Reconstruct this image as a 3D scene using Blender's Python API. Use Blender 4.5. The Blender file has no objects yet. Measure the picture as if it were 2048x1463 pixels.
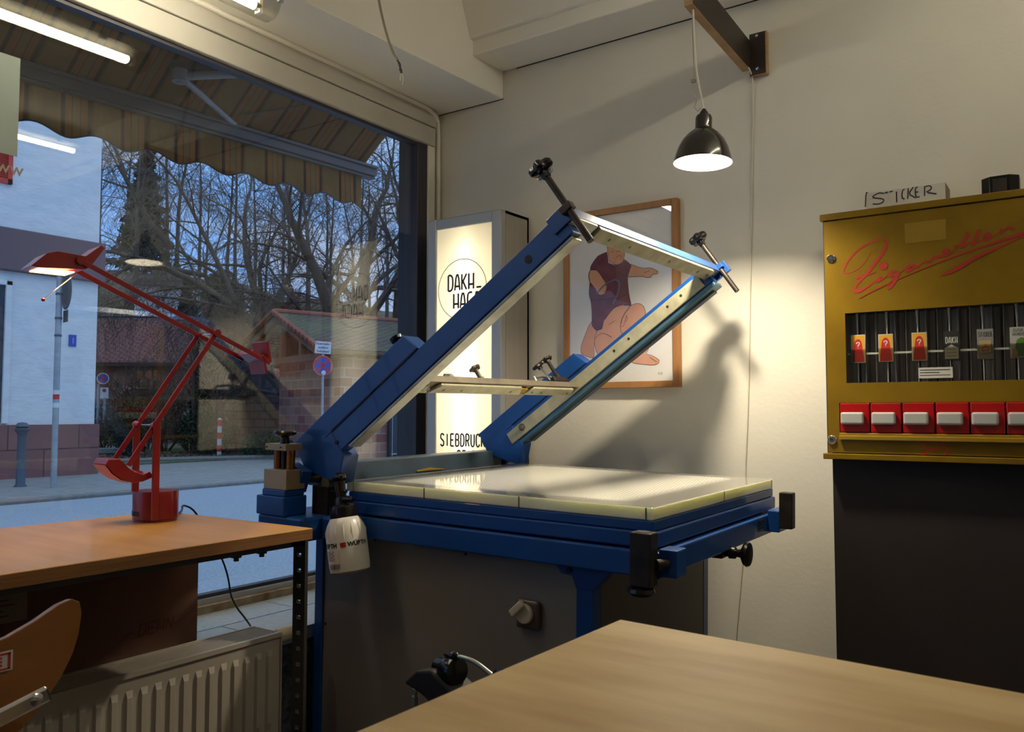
import bpy, bmesh, math, random
from mathutils import Vector, Matrix
R_ = math.radians
scn = bpy.context.scene
col = scn.collection
# ------------------------------------------------------------------ camera
cam_d = bpy.data.cameras.new('camera'); cam = bpy.data.objects.new('camera', cam_d); col.objects.link(cam)
cam_d.sensor_width = 36.0; cam_d.lens = 1665.0 / 2048 * 36.0
cam_d.clip_end = 400; cam_d.clip_start = 0.02
yaw, pit = R_(34.65), R_(3.2)
fwd = Vector((-math.sin(yaw)*math.cos(pit), math.cos(yaw)*math.cos(pit), math.sin(pit)))
rgt = Vector((math.cos(yaw), math.sin(yaw), 0)); upv = rgt.cross(fwd)
m = Matrix((rgt, upv, -fwd)).transposed().to_4x4(); m.translation = Vector((0, 0, 1.06))
cam.matrix_world = m
cam_d.dof.use_dof = True; cam_d.dof.focus_distance = 2.7; cam_d.dof.aperture_fstop = 14.0
scn.camera = cam
scn.view_settings.view_transform = 'Standard'; scn.view_settings.look = 'None'
scn.view_settings.gamma = 1.0; scn.view_settings.exposure = 0.0; scn.view_settings.use_curve_mapping = False
# ------------------------------------------------------------------ dusk sky
wd = bpy.data.worlds.new('dusk_sky'); scn.world = wd; wd.use_nodes = True
nt = wd.node_tree; nt.nodes.clear()
wo = nt.nodes.new('ShaderNodeOutputWorld'); bg = nt.nodes.new('ShaderNodeBackground')
tc = nt.nodes.new('ShaderNodeTexCoord'); sx = nt.nodes.new('ShaderNodeSeparateXYZ')
nt.links.new(tc.outputs['Generated'], sx.inputs[0])
rp = nt.nodes.new('ShaderNodeValToRGB'); nt.links.new(sx.outputs['Z'], rp.inputs[0])
e = rp.color_ramp.elements
e[0].position = 0.0; e[0].color = (.34, .52, .95, 1)
e[1].position = 1.0; e[1].color = (1.25, 1.75, 2.3, 1)
x_ = rp.color_ramp.elements.new(.24); x_.color = (.23, .52, 1.12, 1)
x_ = rp.color_ramp.elements.new(.5); x_.color = (.85, 1.2, 1.75, 1)
ns = nt.nodes.new('ShaderNodeTexNoise'); ns.inputs['Scale'].default_value = 5.0; ns.inputs['Detail'].default_value = 5
mp = nt.nodes.new('ShaderNodeMapping'); mp.inputs['Scale'].default_value = (1, 1, 3.5)
nt.links.new(tc.outputs['Generated'], mp.inputs[0]); nt.links.new(mp.outputs[0], ns.inputs['Vector'])
r2 = nt.nodes.new('ShaderNodeValToRGB'); nt.links.new(ns.outputs['Fac'], r2.inputs[0])
r2.color_ramp.elements[0].position = .46; r2.color_ramp.elements[1].position = .66
mx = nt.nodes.new('ShaderNodeMixRGB'); nt.links.new(r2.outputs[0], mx.inputs[0])
nt.links.new(rp.outputs[0], mx.inputs[1]); mx.inputs[2].default_value = (.46, .60, .90, 1)
nt.links.new(mx.outputs[0], bg.inputs[0]); bg.inputs[1].default_value = 1.0
nt.links.new(bg.outputs[0], wo.inputs[0])

# ------------------------------------------------------------------ helpers
MAT = {}
def mat(name, c, rough=.6, metal=0., c2=None, ns=8., bump=0., bs=None, stretch=None, coat=0., sss=0., detail=4., mid=(.35,.7), spec=.5):
    if name in MAT: return MAT[name]
    m = bpy.data.materials.new(name); m.use_nodes = True; t = m.node_tree
    b = t.nodes['Principled BSDF']
    b.inputs['Base Color'].default_value = (*c, 1); b.inputs['Roughness'].default_value = rough
    b.inputs['Metallic'].default_value = metal; b.inputs['Coat Weight'].default_value = coat
    b.inputs['Specular IOR Level'].default_value = spec
    if sss:
        b.inputs['Subsurface Weight'].default_value = sss
        b.inputs['Subsurface Radius'].default_value = (.12, .12, .06); b.inputs['Subsurface Scale'].default_value = 1.0
    if c2 or bump:
        co = t.nodes.new('ShaderNodeTexCoord'); ma = t.nodes.new('ShaderNodeMapping')
        if stretch: ma.inputs['Scale'].default_value = stretch
        t.links.new(co.outputs['Object'], ma.inputs[0])
        n = t.nodes.new('ShaderNodeTexNoise'); n.inputs['Scale'].default_value = ns; n.inputs['Detail'].default_value = detail
        t.links.new(ma.outputs[0], n.inputs['Vector'])
        if c2:
            r = t.nodes.new('ShaderNodeValToRGB'); t.links.new(n.outputs['Fac'], r.inputs[0])
            r.color_ramp.elements[0].position = mid[0]; r.color_ramp.elements[0].color = (*c, 1)
            r.color_ramp.elements[1].position = mid[1]; r.color_ramp.elements[1].color = (*c2, 1)
            t.links.new(r.outputs[0], b.inputs['Base Color'])
        if bump:
            n2 = n
            if bs:
                n2 = t.nodes.new('ShaderNodeTexNoise'); n2.inputs['Scale'].default_value = bs; n2.inputs['Detail'].default_value = 6
                t.links.new(ma.outputs[0], n2.inputs['Vector'])
            bp = t.nodes.new('ShaderNodeBump'); bp.inputs['Strength'].default_value = bump; bp.inputs['Distance'].default_value = .01
            t.links.new(n2.outputs['Fac'], bp.inputs['Height']); t.links.new(bp.outputs[0], b.inputs['Normal'])
    MAT[name] = m; return m
def emis(name, c, s):
    m = bpy.data.materials.new(name); m.use_nodes = True; t = m.node_tree; t.nodes.clear()
    o = t.nodes.new('ShaderNodeOutputMaterial'); e = t.nodes.new('ShaderNodeEmission')
    e.inputs[0].default_value = (*c, 1); e.inputs[1].default_value = s; t.links.new(e.outputs[0], o.inputs[0])
    MAT[name] = m; return m

class G:
    def __init__(s): s.v = []; s.f = []
    def poly(s, pts, ext):
        n = len(pts); o = len(s.v); ext = Vector(ext)
        s.v += [Vector(p) for p in pts] + [Vector(p) + ext for p in pts]
        s.f.append(tuple(o+i for i in range(n-1, -1, -1))); s.f.append(tuple(o+n+i for i in range(n)))
        for i in range(n):
            j = (i+1) % n; s.f.append((o+i, o+j, o+n+j, o+n+i))
        return s
    def box(s, x0, x1, y0, y1, z0, z1):
        return s.poly([(x0,y0,z0),(x1,y0,z0),(x1,y1,z0),(x0,y1,z0)], (0,0,z1-z0))
    def obox(s, c, ax, ay, az):   # centre and three half-axis vectors
        c, ax, ay, az = map(Vector, (c, ax, ay, az))
        return s.poly([c-ax-ay-az, c+ax-ay-az, c+ax+ay-az, c-ax+ay-az], az*2)
    def rings(s, rs, closed=False, caps=True):
        n = len(rs[0]); o = len(s.v)
        for r in rs: s.v += [Vector(p) for p in r]
        k = len(rs)
        for i in range(k if closed else k-1):
            a = o+i*n; b = o+((i+1) % k)*n
            for j in range(n):
                q = (j+1) % n; s.f.append((a+j, a+q, b+q, b+j))
        if caps and not closed:
            s.f.append(tuple(o+j for j in range(n-1, -1, -1))); s.f.append(tuple(o+(k-1)*n+j for j in range(n)))
        return s
    def tube(s, pts, r, n=10, closed=False):
        pts = [Vector(p) for p in pts]; rs = []; k = len(pts)
        rad = r if isinstance(r, (list, tuple)) else [r]*k
        pu = None
        for i, p in enumerate(pts):
            a = pts[(i-1) % k] if (i or closed) else p; b = pts[(i+1) % k] if (i < k-1 or closed) else p
            d = (b-a).normalized()
            u = pu if pu is not None else (Vector((0,0,1)) if abs(d.z) < .9 else Vector((1,0,0)))
            u = (u - d*u.dot(d)).normalized(); w = d.cross(u); pu = u
            rs.append([p + (u*math.cos(2*math.pi*j/n) + w*math.sin(2*math.pi*j/n))*rad[i] for j in range(n)])
        return s.rings(rs, closed)
    def cyl(s, a, b, r, r2=None, n=20): return s.tube([a, b], [r, r if r2 is None else r2], n)
    def lathe(s, c, d, prof, n=32, caps=True, lob=0, amp=0.):
        c = Vector(c); d = Vector(d).normalized(); u = Vector((1,0,0)) if abs(d.x) < .8 else Vector((0,1,0))
        u = (u-d*u.dot(d)).normalized(); w = d.cross(u); rs = []
        for r, h in prof:
            rs.append([c + d*h + (u*math.cos(2*math.pi*j/n)+w*math.sin(2*math.pi*j/n))*max(r, 1e-5)*(1+amp*math.cos(lob*2*math.pi*j/n)) for j in range(n)])
        return s.rings(rs, caps=caps)
    def star(s, c, d, r, h, lob=5):
        return s.lathe(c, d, [(r*.35,0),(r*.4,h*.4),(r*.85,h*.45),(r,h*.55),(r,h*.85),(r*.85,h),(r*.3,h)], 40, True, lob, .16)
    def sphere(s, c, r, n=16):
        return s.lathe(c, (0,0,1), [(r*math.sin(math.pi*i/8), -r*math.cos(math.pi*i/8)) for i in range(9)], n)
    def ribbon(s, pts, w, mp, th=.0006):
        pts = [Vector(p) for p in pts]; k = len(pts)
        ww = list(w) if isinstance(w, (list, tuple)) else [w]*k
        if k > 2:   # one round of smoothing
            q = [pts[0]]; qw = [ww[0]]
            for i in range(k-1):
                a, b = pts[i], pts[i+1]
                q += [a*.75+b*.25, a*.25+b*.75]; qw += [ww[i]*.75+ww[i+1]*.25, ww[i]*.25+ww[i+1]*.75]
            q.append(pts[-1]); qw.append(ww[-1]); pts, ww = q, qw; k = len(pts)
        L = []; Rr = []
        for i, p in enumerate(pts):
            d = (pts[min(i+1, k-1)]-pts[max(i-1, 0)])
            if d.length < 1e-9: d = Vector((1,0))
            d.normalize(); nn = Vector((-d.y, d.x))*ww[i]*.5
            L.append(mp(p+nn)); Rr.append(mp(p-nn))
        nrm = (mp(Vector((1e-3,0)))-mp(Vector((0,0)))).cross(mp(Vector((0,1e-3)))-mp(Vector((0,0))))
        nrm = nrm.normalized() if nrm.length > 0 else Vector((0,0,0))
        s.k = getattr(s, 'k', 0)
        for i in range(k): L[i] = L[i]+nrm*(s.k+i)*3e-6; Rr[i] = Rr[i]+nrm*(s.k+i)*3e-6
        s.k += k
        o = len(s.v); s.v += L + Rr
        for i in range(k-1): s.f.append((o+i, o+i+1, o+k+i+1, o+k+i))
        return s
    def build(s, name, m, parent=None, smooth=False, bevel=0., sub=0, dz=0., recalc=True, seg=2):
        me = bpy.data.meshes.new(name)
        me.from_pydata([tuple(v+Vector((0,0,dz))) for v in s.v], [], s.f); me.update()
        if recalc:
            b = bmesh.new(); b.from_mesh(me); bmesh.ops.recalc_face_normals(b, faces=b.faces); b.to_mesh(me); b.free()
        o = bpy.data.objects.new(name, me); col.objects.link(o)
        me.materials.append(MAT[m] if isinstance(m, str) else m)
        if parent: o.parent = parent
        if smooth:
            for p in me.polygons: p.use_smooth = True
            me.set_sharp_from_angle(angle=R_(38))
        if bevel:
            md = o.modifiers.new('bevel', 'BEVEL'); md.width = bevel; md.segments = seg; md.limit_method = 'ANGLE'; md.harden_normals = False
        if sub: md = o.modifiers.new('sub', 'SUBSURF'); md.levels = md.render_levels = sub
        return o
def tag(o, label, cat, group=None):
    o['label'] = label; o['category'] = cat
    if group: o['group'] = group
    return o
def empty(name, loc, label, cat, group=None, rot=None):
    o = bpy.data.objects.new(name, None); col.objects.link(o); o.empty_display_size = .05
    mm = (rot.to_4x4() if rot else Matrix.Identity(4)); mm.translation = Vector(loc); o.matrix_world = mm
    return tag(o, label, cat, group)
def struct(o): o['kind'] = 'structure'; return o
def copy_tree(o, parent=None):
    c = o.copy(); col.objects.link(c); c.parent = parent
    for ch in list(o.children): copy_tree(ch, c)
    return c
# single-stroke capitals, unit cell 1 x 1
SF = {'S':[[(.95,.85),(.75,1),(.25,1),(.05,.85),(.05,.62),(.95,.38),(.95,.15),(.75,0),(.25,0),(.05,.15)]],'I':[[(.5,0),(.5,1)]],
'E':[[(.95,1),(.05,1)],[(.05,1),(.05,0)],[(.05,0),(.95,0)],[(.05,.5),(.8,.5)]],'B':[[(.05,0),(.05,1)],[(.05,1),(.7,1),(.9,.85),(.9,.65),(.7,.52),(.05,.52)],[(.7,.52),(.95,.38),(.95,.15),(.7,0),(.05,0)]],
'D':[[(.05,0),(.05,1)],[(.05,1),(.6,1),(.95,.8),(.95,.2),(.6,0),(.05,0)]],'R':[[(.05,0),(.05,1)],[(.05,1),(.7,1),(.93,.85),(.93,.62),(.7,.48),(.05,.48)],[(.5,.48),(.95,0)]],
'U':[[(.05,1),(.05,.2),(.3,0),(.7,0),(.95,.2),(.95,1)]],'C':[[(.95,.8),(.75,1),(.3,1),(.05,.8),(.05,.2),(.3,0),(.75,0),(.95,.2)]],
'K':[[(.05,0),(.05,1)],[(.95,1),(.1,.42)],[(.3,.5),(.95,0)]],'T':[[(0,1),(1,1)],[(.5,1),(.5,0)]],'O':[[(.3,0),(.05,.2),(.05,.8),(.3,1),(.7,1),(.95,.8),(.95,.2),(.7,0),(.3,0)]],
'A':[[(0,0),(.3,1),(.7,1),(1,0)],[(.12,.25),(.88,.25)]],'H':[[(.05,0),(.05,1)],[(.95,0),(.95,1)],[(.05,.3),(.95,.3)]],
'G':[[(.95,1),(.3,1),(.05,.8),(.05,.2),(.3,0),(.75,0),(.95,.2),(.95,.4)]],'_':[[(0,0),(1,0)]],'W':[[(0,1),(.25,0),(.5,.8),(.75,0),(1,1)]],'Z':[[(0,1),(1,1),(0,0),(1,0)]],
'N':[[(.05,0),(.05,1)],[(.05,1),(.95,0)],[(.95,0),(.95,1)]],'?':[[(.05,.75),(.2,1),(.8,1),(.95,.75),(.5,.45),(.5,.25)],[(.5,.08),(.5,-.02)]]}
def write(g, text, x, z, w, h, gap, sw, mp):
    for ch in text:
        if ch != ' ':
            for st in SF[ch]: g.ribbon([(x+p[0]*w, z+p[1]*h) for p in st], sw, mp)
        x += w+gap
    return g
def font(name, text, size, mtx, m, parent=None, bold=0., sx=1., align='LEFT'):
    c = bpy.data.curves.new(name, 'FONT'); c.body = text; c.size = size; c.offset = bold; c.extrude = .0002; c.align_x = align
    t = bpy.data.objects.new(name, c); col.objects.link(t)
    dg = bpy.context.evaluated_depsgraph_get(); me = bpy.data.meshes.new_from_object(t.evaluated_get(dg))
    bpy.data.objects.remove(t); me.transform(Matrix.Diagonal((sx, 1, 1, 1))); me.transform(mtx)
    me.materials.clear(); me.materials.append(MAT[m]); me.name = name
    o = bpy.data.objects.new(name, me); col.objects.link(o)
    if parent: o.parent = parent
    return o
FACE_Y = Matrix(((1,0,0,0),(0,0,-1,0),(0,1,0,0),(0,0,0,1)))     # text standing up, facing -Y
FACE_X = Matrix(((0,0,1,0),(1,0,0,0),(0,1,0,0),(0,0,0,1)))      # facing +X, running along +Y
def T(x, y, z): return Matrix.Translation((x, y, z))

# ------------------------------------------------------------------ materials
mat('wall_paint', (.66,.63,.555), .85, c2=(.69,.66,.585), ns=3, bump=.08, bs=60)
mat('ceiling_paint', (.78,.75,.67), .85, bump=.06, bs=40, c2=(.82,.79,.71), ns=2)
mat('header_paint', (.42,.395,.34), .5, c2=(.46,.435,.38), ns=5)
mat('trim_white', (.72,.68,.58), .5)
mat('crack', (.02,.015,.01), .9)
mat('floor_lino', (.05,.04,.035), .5, c2=(.08,.06,.05), ns=6)
mat('ledge_stone', (.34,.40,.44), .45, c2=(.44,.50,.54), ns=60, bump=.05)
mat('joint', (.12,.13,.14), .9)
mat('dark_render', (.03,.035,.045), .8, c2=(.10,.13,.17), ns=70)
mat('jamb_dark', (.035,.033,.045), .45)
mat('alu', (.50,.52,.54), .4, .6)
mat('rusty_strip', (.42,.36,.26), .8, c2=(.18,.10,.04), ns=18)
mat('blue_paint', (.003,.060,.27), .42, coat=.25, c2=(.002,.047,.215), ns=6, bump=.03, bs=90, spec=.4)
mat('blue_gloss', (.015,.085,.30), .40, .1, c2=(.06,.10,.24), ns=9, coat=.12)
mat('grey_blue', (.05,.08,.115), .45, c2=(.035,.05,.07), ns=9)
mat('steel_blue', (.06,.14,.20), .35, .5)
mat('silver', (.42,.44,.40), .38, .8, c2=(.25,.24,.2), ns=14)
mat('cream_metal', (.40,.385,.27), .5, .25, c2=(.29,.27,.18), ns=22, bump=.06)
mat('brown_metal', (.12,.10,.075), .55, .4, c2=(.2,.17,.12), ns=12)
mat('brass_block', (.40,.29,.15), .42, .55, c2=(.33,.24,.14), ns=10)
mat('brass_rod', (.22,.10,.03), .25, .9)
mat('black_plastic', (.006,.005,.005), .22)
mat('black_rubber', (.012,.009,.009), .6); mat('black_steel', (.022,.018,.016), .45, .5, c2=(.05,.035,.028), ns=25)
mat('chrome', (.75,.75,.78), .12, 1.)
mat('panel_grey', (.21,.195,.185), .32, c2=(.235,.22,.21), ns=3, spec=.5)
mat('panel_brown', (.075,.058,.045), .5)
mat('bakelite', (.10,.06,.05), .4); mat('switch_cream', (.62,.56,.42), .4)
mat('beech', (.62,.31,.07), .38, c2=(.70,.37,.10), ns=2.5, stretch=(1.2,14,10), coat=.1)
mat('beech_edge', (.30,.13,.035), .6, c2=(.16,.07,.02), ns=30, stretch=(.3,.3,16))
mat('birch', (.46,.29,.115), .5, c2=(.63,.45,.22), ns=3.0, stretch=(1.1,5.5,1), detail=7, mid=(.32,.62))
mat('birch_edge', (.42,.28,.13), .7, c2=(.25,.15,.06), ns=30, stretch=(.3,.3,14))
mat('ply_chair', (.19,.066,.010), .35, c2=(.23,.085,.013), ns=3, stretch=(1,1,9), coat=.2)
mat('perforated_steel', (.045,.04,.037), .5, .3)
mat('cardboard', (.12,.055,.032), .9, c2=(.14,.065,.04), ns=5)
mat('cardboard_mark', (.11,.025,.018), .9); mat('paper_old', (.22,.18,.15), .8)
mat('radiator_white', (.40,.355,.30), .4)
mat('red_enamel', (.26,.006,.008), .28, coat=.3)
mat('lamplit_enamel', (.75,.19,.03), .4)
mat('cable_black', (.01,.008,.01), .5)
mat('cable_white', (.62,.58,.48), .5)
mat('cable_grey', (.28,.24,.19), .6)
mat('oak_frame', (.36,.17,.055), .5, c2=(.30,.13,.04), ns=4, stretch=(9,1,2))
mat('print_paper', (.72,.71,.72), .8)
mat('skin_ink', (.62,.30,.19), .8, c2=(.66,.35,.23), ns=20); mat('shirt_ink', (.13,.03,.055), .8, c2=(.18,.06,.08), ns=25)
mat('line_ink', (.03,.015,.02), .8); mat('whip_ink', (.10,.15,.24), .8)
mat('lamp_black', (.012,.010,.009), .18, coat=.5); mat('enamel_white', (.85,.83,.78), .5)
mat('ply_light', (.42,.27,.13), .6, c2=(.34,.2,.09), ns=20, stretch=(1,1,10))
mat('arm_black', (.022,.014,.010), .45)
mat('machine_gold', (.235,.14,.004), .36, .3, c2=(.185,.105,.003), ns=7, coat=.15, spec=.4)
mat('gold_strip', (.42,.26,.03), .3, .5)
mat('red_script', (.30,.012,.002), .5)
mat('red_logo', (.50,.02,.004), .5); mat('drawer_red', (.32,.003,.003), .22, coat=.4); mat('handle_grey', (.38,.39,.38), .35)
mat('shaft_grey', (.34,.32,.30), .35, .5, c2=(.15,.14,.13), ns=2, stretch=(40,1,.2)); mat('shaft_dark', (.02,.018,.016), .5)
mat('rod_pale', (.45,.47,.43), .4)
mat('card_yellow', (.72,.36,.01), .6); mat('card_red', (.55,.012,.008), .6); mat('card_white', (.62,.62,.58), .6)
mat('card_black', (.015,.014,.015), .6); mat('card_green', (.10,.30,.04), .6); mat('card_tan', (.55,.38,.18), .6); mat('card_grey', (.32,.31,.30), .6)
mat('cabinet_black', (.014,.010,.009), .55)
mat('box_white', (.55,.53,.47), .7); mat('box_side', (.25,.17,.12), .8); mat('marker', (.02,.015,.02), .6)
mat('bottle_white', (.66,.62,.55), .28, sss=0.); mat('label_red', (.5,.01,.01), .5)
mat('sign_frame', (.40,.41,.42), .4, .35); mat('sign_side', (.30,.27,.24), .6, c2=(.36,.33,.29), ns=2, stretch=(90,90,.1)); mat('sign_ink', (.01,.01,.01), .6)
mat('tube_glass_end', (.6,.6,.5), .2)
def nodes(name):
    m = bpy.data.materials.new(name); m.use_nodes = True; MAT[name] = m; t = m.node_tree
    return t, t.nodes['Principled BSDF'], t.nodes['Material Output']
def coord(t, expr):   # 'u','v' from object coordinates: weights on x, y, z
    co = t.nodes.new('ShaderNodeTexCoord'); out = []
    for w in expr:
        d = t.nodes.new('ShaderNodeVectorMath'); d.operation = 'DOT_PRODUCT'; t.links.new(co.outputs['Object'], d.inputs[0]); d.inputs[1].default_value = w
        out.append(d.outputs['Value'])
    cb = t.nodes.new('ShaderNodeCombineXYZ')
    for i, o in enumerate(out): t.links.new(o, cb.inputs[i])
    return cb.outputs[0], out
def brickmat(name, c1, c2, mortar, w, h, ms, expr=((1,1,0),(0,0,1)), rough=.85, bump=.3, off=.5, noise=None):
    t, b, o = nodes(name); v, _ = coord(t, expr)
    br = t.nodes.new('ShaderNodeTexBrick'); t.links.new(v, br.inputs['Vector'])
    br.inputs['Color1'].default_value = (*c1,1); br.inputs['Color2'].default_value = (*c2,1); br.inputs['Mortar'].default_value = (*mortar,1)
    br.inputs['Scale'].default_value = 1; br.inputs['Brick Width'].default_value = w; br.inputs['Row Height'].default_value = h
    br.inputs['Mortar Size'].default_value = ms; br.inputs['Mortar Smooth'].default_value = .2; br.offset = off
    src = br.outputs['Color']
    if noise:
        n = t.nodes.new('ShaderNodeTexNoise'); n.inputs['Scale'].default_value = noise[1]; n.inputs['Detail'].default_value = 5
        co = t.nodes.new('ShaderNodeTexCoord'); t.links.new(co.outputs['Object'], n.inputs['Vector'])
        r = t.nodes.new('ShaderNodeValToRGB'); t.links.new(n.outputs['Fac'], r.inputs[0]); r.color_ramp.elements[0].position = .42; r.color_ramp.elements[1].position = .62
        mx = t.nodes.new('ShaderNodeMixRGB'); hf = t.nodes.new('ShaderNodeMath'); hf.operation = 'MULTIPLY'; hf.inputs[1].default_value = .6; t.links.new(r.outputs[0], hf.inputs[0]); t.links.new(hf.outputs[0], mx.inputs[0]); t.links.new(src, mx.inputs[1]); mx.inputs[2].default_value = (*noise[0],1); src = mx.outputs[0]
    t.links.new(src, b.inputs['Base Color']); b.inputs['Roughness'].default_value = rough
    bp = t.nodes.new('ShaderNodeBump'); bp.inputs['Strength'].default_value = bump; bp.inputs['Distance'].default_value = .02; bp.invert = True
    t.links.new(br.outputs['Fac'], bp.inputs['Height']); t.links.new(bp.outputs[0], b.inputs['Normal'])
brickmat('station_brick', (.20,.055,.045), (.38,.20,.14), (.34,.25,.22), .42, .21, .016, noise=((.27,.12,.095), .8))
brickmat('tile_roof', (.13,.035,.035), (.20,.055,.05), (.03,.012,.012), .34, .17, .035, expr=((1,0,0),(0,1,1)), bump=.8)
brickmat('mossy_roof', (.10,.06,.052), (.20,.13,.11), (.018,.014,.012), .26, .13, .04, expr=((0,1,0),(1,0,-1)), bump=.8, noise=((.085,.10,.03), .7))
brickmat('stone_base', (.20,.085,.08), (.24,.11,.10), (.06,.03,.03), 1.15, .5, .012, expr=((0,1,0),(0,0,1)), noise=((.16,.075,.08), 2.))
brickmat('paver', (.20,.20,.20), (.25,.24,.235), (.12,.12,.12), .22, .12, .008, expr=((1,0,0),(0,1,0)), bump=.2)
brickmat('rubble_stone', (.22,.10,.085), (.28,.15,.12), (.10,.06,.05), .45, .22, .02)
mat('plaster_white', (.68,.70,.72), .9, c2=(.60,.62,.64), ns=3, bump=.6, bs=9, stretch=(1,1,3))
mat('band_mauve', (.13,.085,.105), .8); mat('shutter_red', (.52,.02,.02), .6); mat('plate_blue', (.008,.05,.42), .5)
mat('galvanised', (.38,.42,.46), .45, .4, c2=(.30,.33,.36), ns=12); mat('bollard_grey', (.06,.08,.11), .6)
mat('asphalt', (.19,.23,.28), .8, c2=(.30,.34,.40), ns=42, bump=.35, bs=90, detail=3)
mat('kerb_stone', (.13,.125,.12), .85, c2=(.18,.17,.165), ns=14)
mat('grass', (.045,.075,.022), .95, c2=(.12,.11,.05), ns=9, bump=.5, bs=40)
mat('earth', (.07,.052,.035), .95, c2=(.13,.09,.055), ns=5, bump=.6, bs=14)
mat('hill_scrub', (.075,.055,.038), .95, c2=(.12,.095,.05), ns=.35, bump=.8, bs=2.)
mat('bark', (.075,.052,.04), .95, c2=(.105,.075,.06), ns=5); mat('bark_far', (.09,.066,.055), .95)
mat('ivy', (.012,.028,.008), .8); mat('evergreen', (.014,.03,.012), .9, c2=(.03,.045,.015), ns=4)
mat('twig_brown', (.10,.065,.04), .95); mat('shrub_green', (.03,.05,.015), .9, c2=(.07,.08,.03), ns=6)
mat('timber_dark', (.045,.025,.018), .85, c2=(.07,.04,.028), ns=4); mat('timber', (.13,.075,.05), .85)
mat('verge_tile', (.22,.065,.04), .8); mat('villa_white', (.55,.56,.58), .9); mat('villa_roof', (.12,.09,.09), .85); mat('window_dark', (.03,.035,.05), .2)
mat('house_brick', (.22,.10,.075), .9, c2=(.28,.16,.12), ns=3); mat('fold_metal', (.26,.24,.23), .5, .2); mat('awning_alu', (.095,.075,.07), .5, .2); mat('awning_bracket', (.045,.035,.035), .6)
mat('sign_red', (.55,.02,.02), .5); mat('sign_blue', (.02,.08,.40), .5); mat('sign_white', (.62,.64,.68), .5); mat('sign_text', (.04,.05,.1), .6)
mat('twig_far', (.11,.085,.075), .95)
# striped awning cloth
t, b, o = nodes('awning_cloth'); v, uv = coord(t, ((0,1,0),))
mu = t.nodes.new('ShaderNodeMath'); mu.operation = 'MULTIPLY'; t.links.new(uv[0], mu.inputs[0]); mu.inputs[1].default_value = 1/.285
fr = t.nodes.new('ShaderNodeMath'); fr.operation = 'FRACT'; t.links.new(mu.outputs[0], fr.inputs[0])
r = t.nodes.new('ShaderNodeValToRGB'); t.links.new(fr.outputs[0], r.inputs[0]); r.color_ramp.interpolation = 'CONSTANT'
el = r.color_ramp.elements; OL = (.15,.086,.027,1); BR = (.04,.018,.009,1); RU = (.175,.075,.02,1)
el[0].position = 0; el[0].color = OL; el[1].position = .42; el[1].color = BR
for p, c in ((.485,RU),(.60,BR),(.612,OL),(.74,BR),(.752,RU),(.86,BR),(.93,(.10,.06,.02,1)),(.97,OL)): q = el.new(p); q.color = c
n = t.nodes.new('ShaderNodeTexNoise'); n.inputs['Scale'].default_value = 3; n.inputs['Detail'].default_value = 6
mx = t.nodes.new('ShaderNodeMixRGB'); mx.blend_type = 'MULTIPLY'; mx.inputs[0].default_value = .5
t.links.new(r.outputs[0], mx.inputs[1]); t.links.new(n.outputs['Fac'], mx.inputs[2]); 
ad = t.nodes.new('ShaderNodeMixRGB'); ad.blend_type = 'MULTIPLY'; ad.inputs[0].default_value = 1; ad.inputs[2].default_value = (1.7,1.5,1.35,1); t.links.new(mx.outputs[0], ad.inputs[1])
t.links.new(ad.outputs[0], b.inputs['Base Color']); b.inputs['Roughness'].default_value = .9
tr = t.nodes.new('ShaderNodeBsdfTranslucent'); t.links.new(ad.outputs[0], tr.inputs[0]); ms = t.nodes.new('ShaderNodeMixShader'); ms.inputs[0].default_value = .35
t.links.new(b.outputs[0], ms.inputs[1]); t.links.new(tr.outputs[0], ms.inputs[2]); t.links.new(ms.outputs[0], o.inputs[0])
# clear glazing
def glazing(name, tint, ior, rough=0.):
    t, b, o = nodes(name); t.nodes.remove(b)
    tr = t.nodes.new('ShaderNodeBsdfTransparent'); tr.inputs[0].default_value = (*tint,1)
    gl = t.nodes.new('ShaderNodeBsdfGlossy'); gl.inputs['Roughness'].default_value = rough
    fz = t.nodes.new('ShaderNodeFresnel'); ms = t.nodes.new('ShaderNodeMixShader')
    ge = t.nodes.new('ShaderNodeNewGeometry'); mr = t.nodes.new('ShaderNodeMapRange'); t.links.new(ge.outputs['Backfacing'], mr.inputs['Value'])
    mr.inputs['To Min'].default_value = ior; mr.inputs['To Max'].default_value = 1/ior; t.links.new(mr.outputs[0], fz.inputs[0])
    t.links.new(fz.outputs[0], ms.inputs[0]); t.links.new(tr.outputs[0], ms.inputs[1]); t.links.new(gl.outputs[0], ms.inputs[2]); t.links.new(ms.outputs[0], o.inputs[0])
glazing('window_glass', (.96,.975,.97), 1.66); glazing('picture_glass', (1,1,1), 1.45); glazing('clear_plastic', (.85,.84,.78), 1.45, .05)
# opal acrylic of the light box
t, b, o = nodes('opal_acrylic'); b.inputs['Base Color'].default_value = (.8,.78,.70,1); b.inputs['Roughness'].default_value = .15
tr = t.nodes.new('ShaderNodeBsdfTranslucent'); tr.inputs[0].default_value = (.95,.92,.82,1); ms = t.nodes.new('ShaderNodeMixShader'); ms.inputs[0].default_value = .7
t.links.new(b.outputs[0], ms.inputs[1]); t.links.new(tr.outputs[0], ms.inputs[2]); t.links.new(ms.outputs[0], o.inputs[0])
# frosted film on the window
t, b, o = nodes('frosted_film'); b.inputs['Base Color'].default_value = (.33,.38,.34,1); b.inputs['Roughness'].default_value = .6
tr = t.nodes.new('ShaderNodeBsdfTranslucent'); tr.inputs[0].default_value = (.50,.53,.46,1); ms = t.nodes.new('ShaderNodeMixShader'); ms.inputs[0].default_value = .5
t.links.new(b.outputs[0], ms.inputs[1]); t.links.new(tr.outputs[0], ms.inputs[2]); t.links.new(ms.outputs[0], o.inputs[0])
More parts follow.
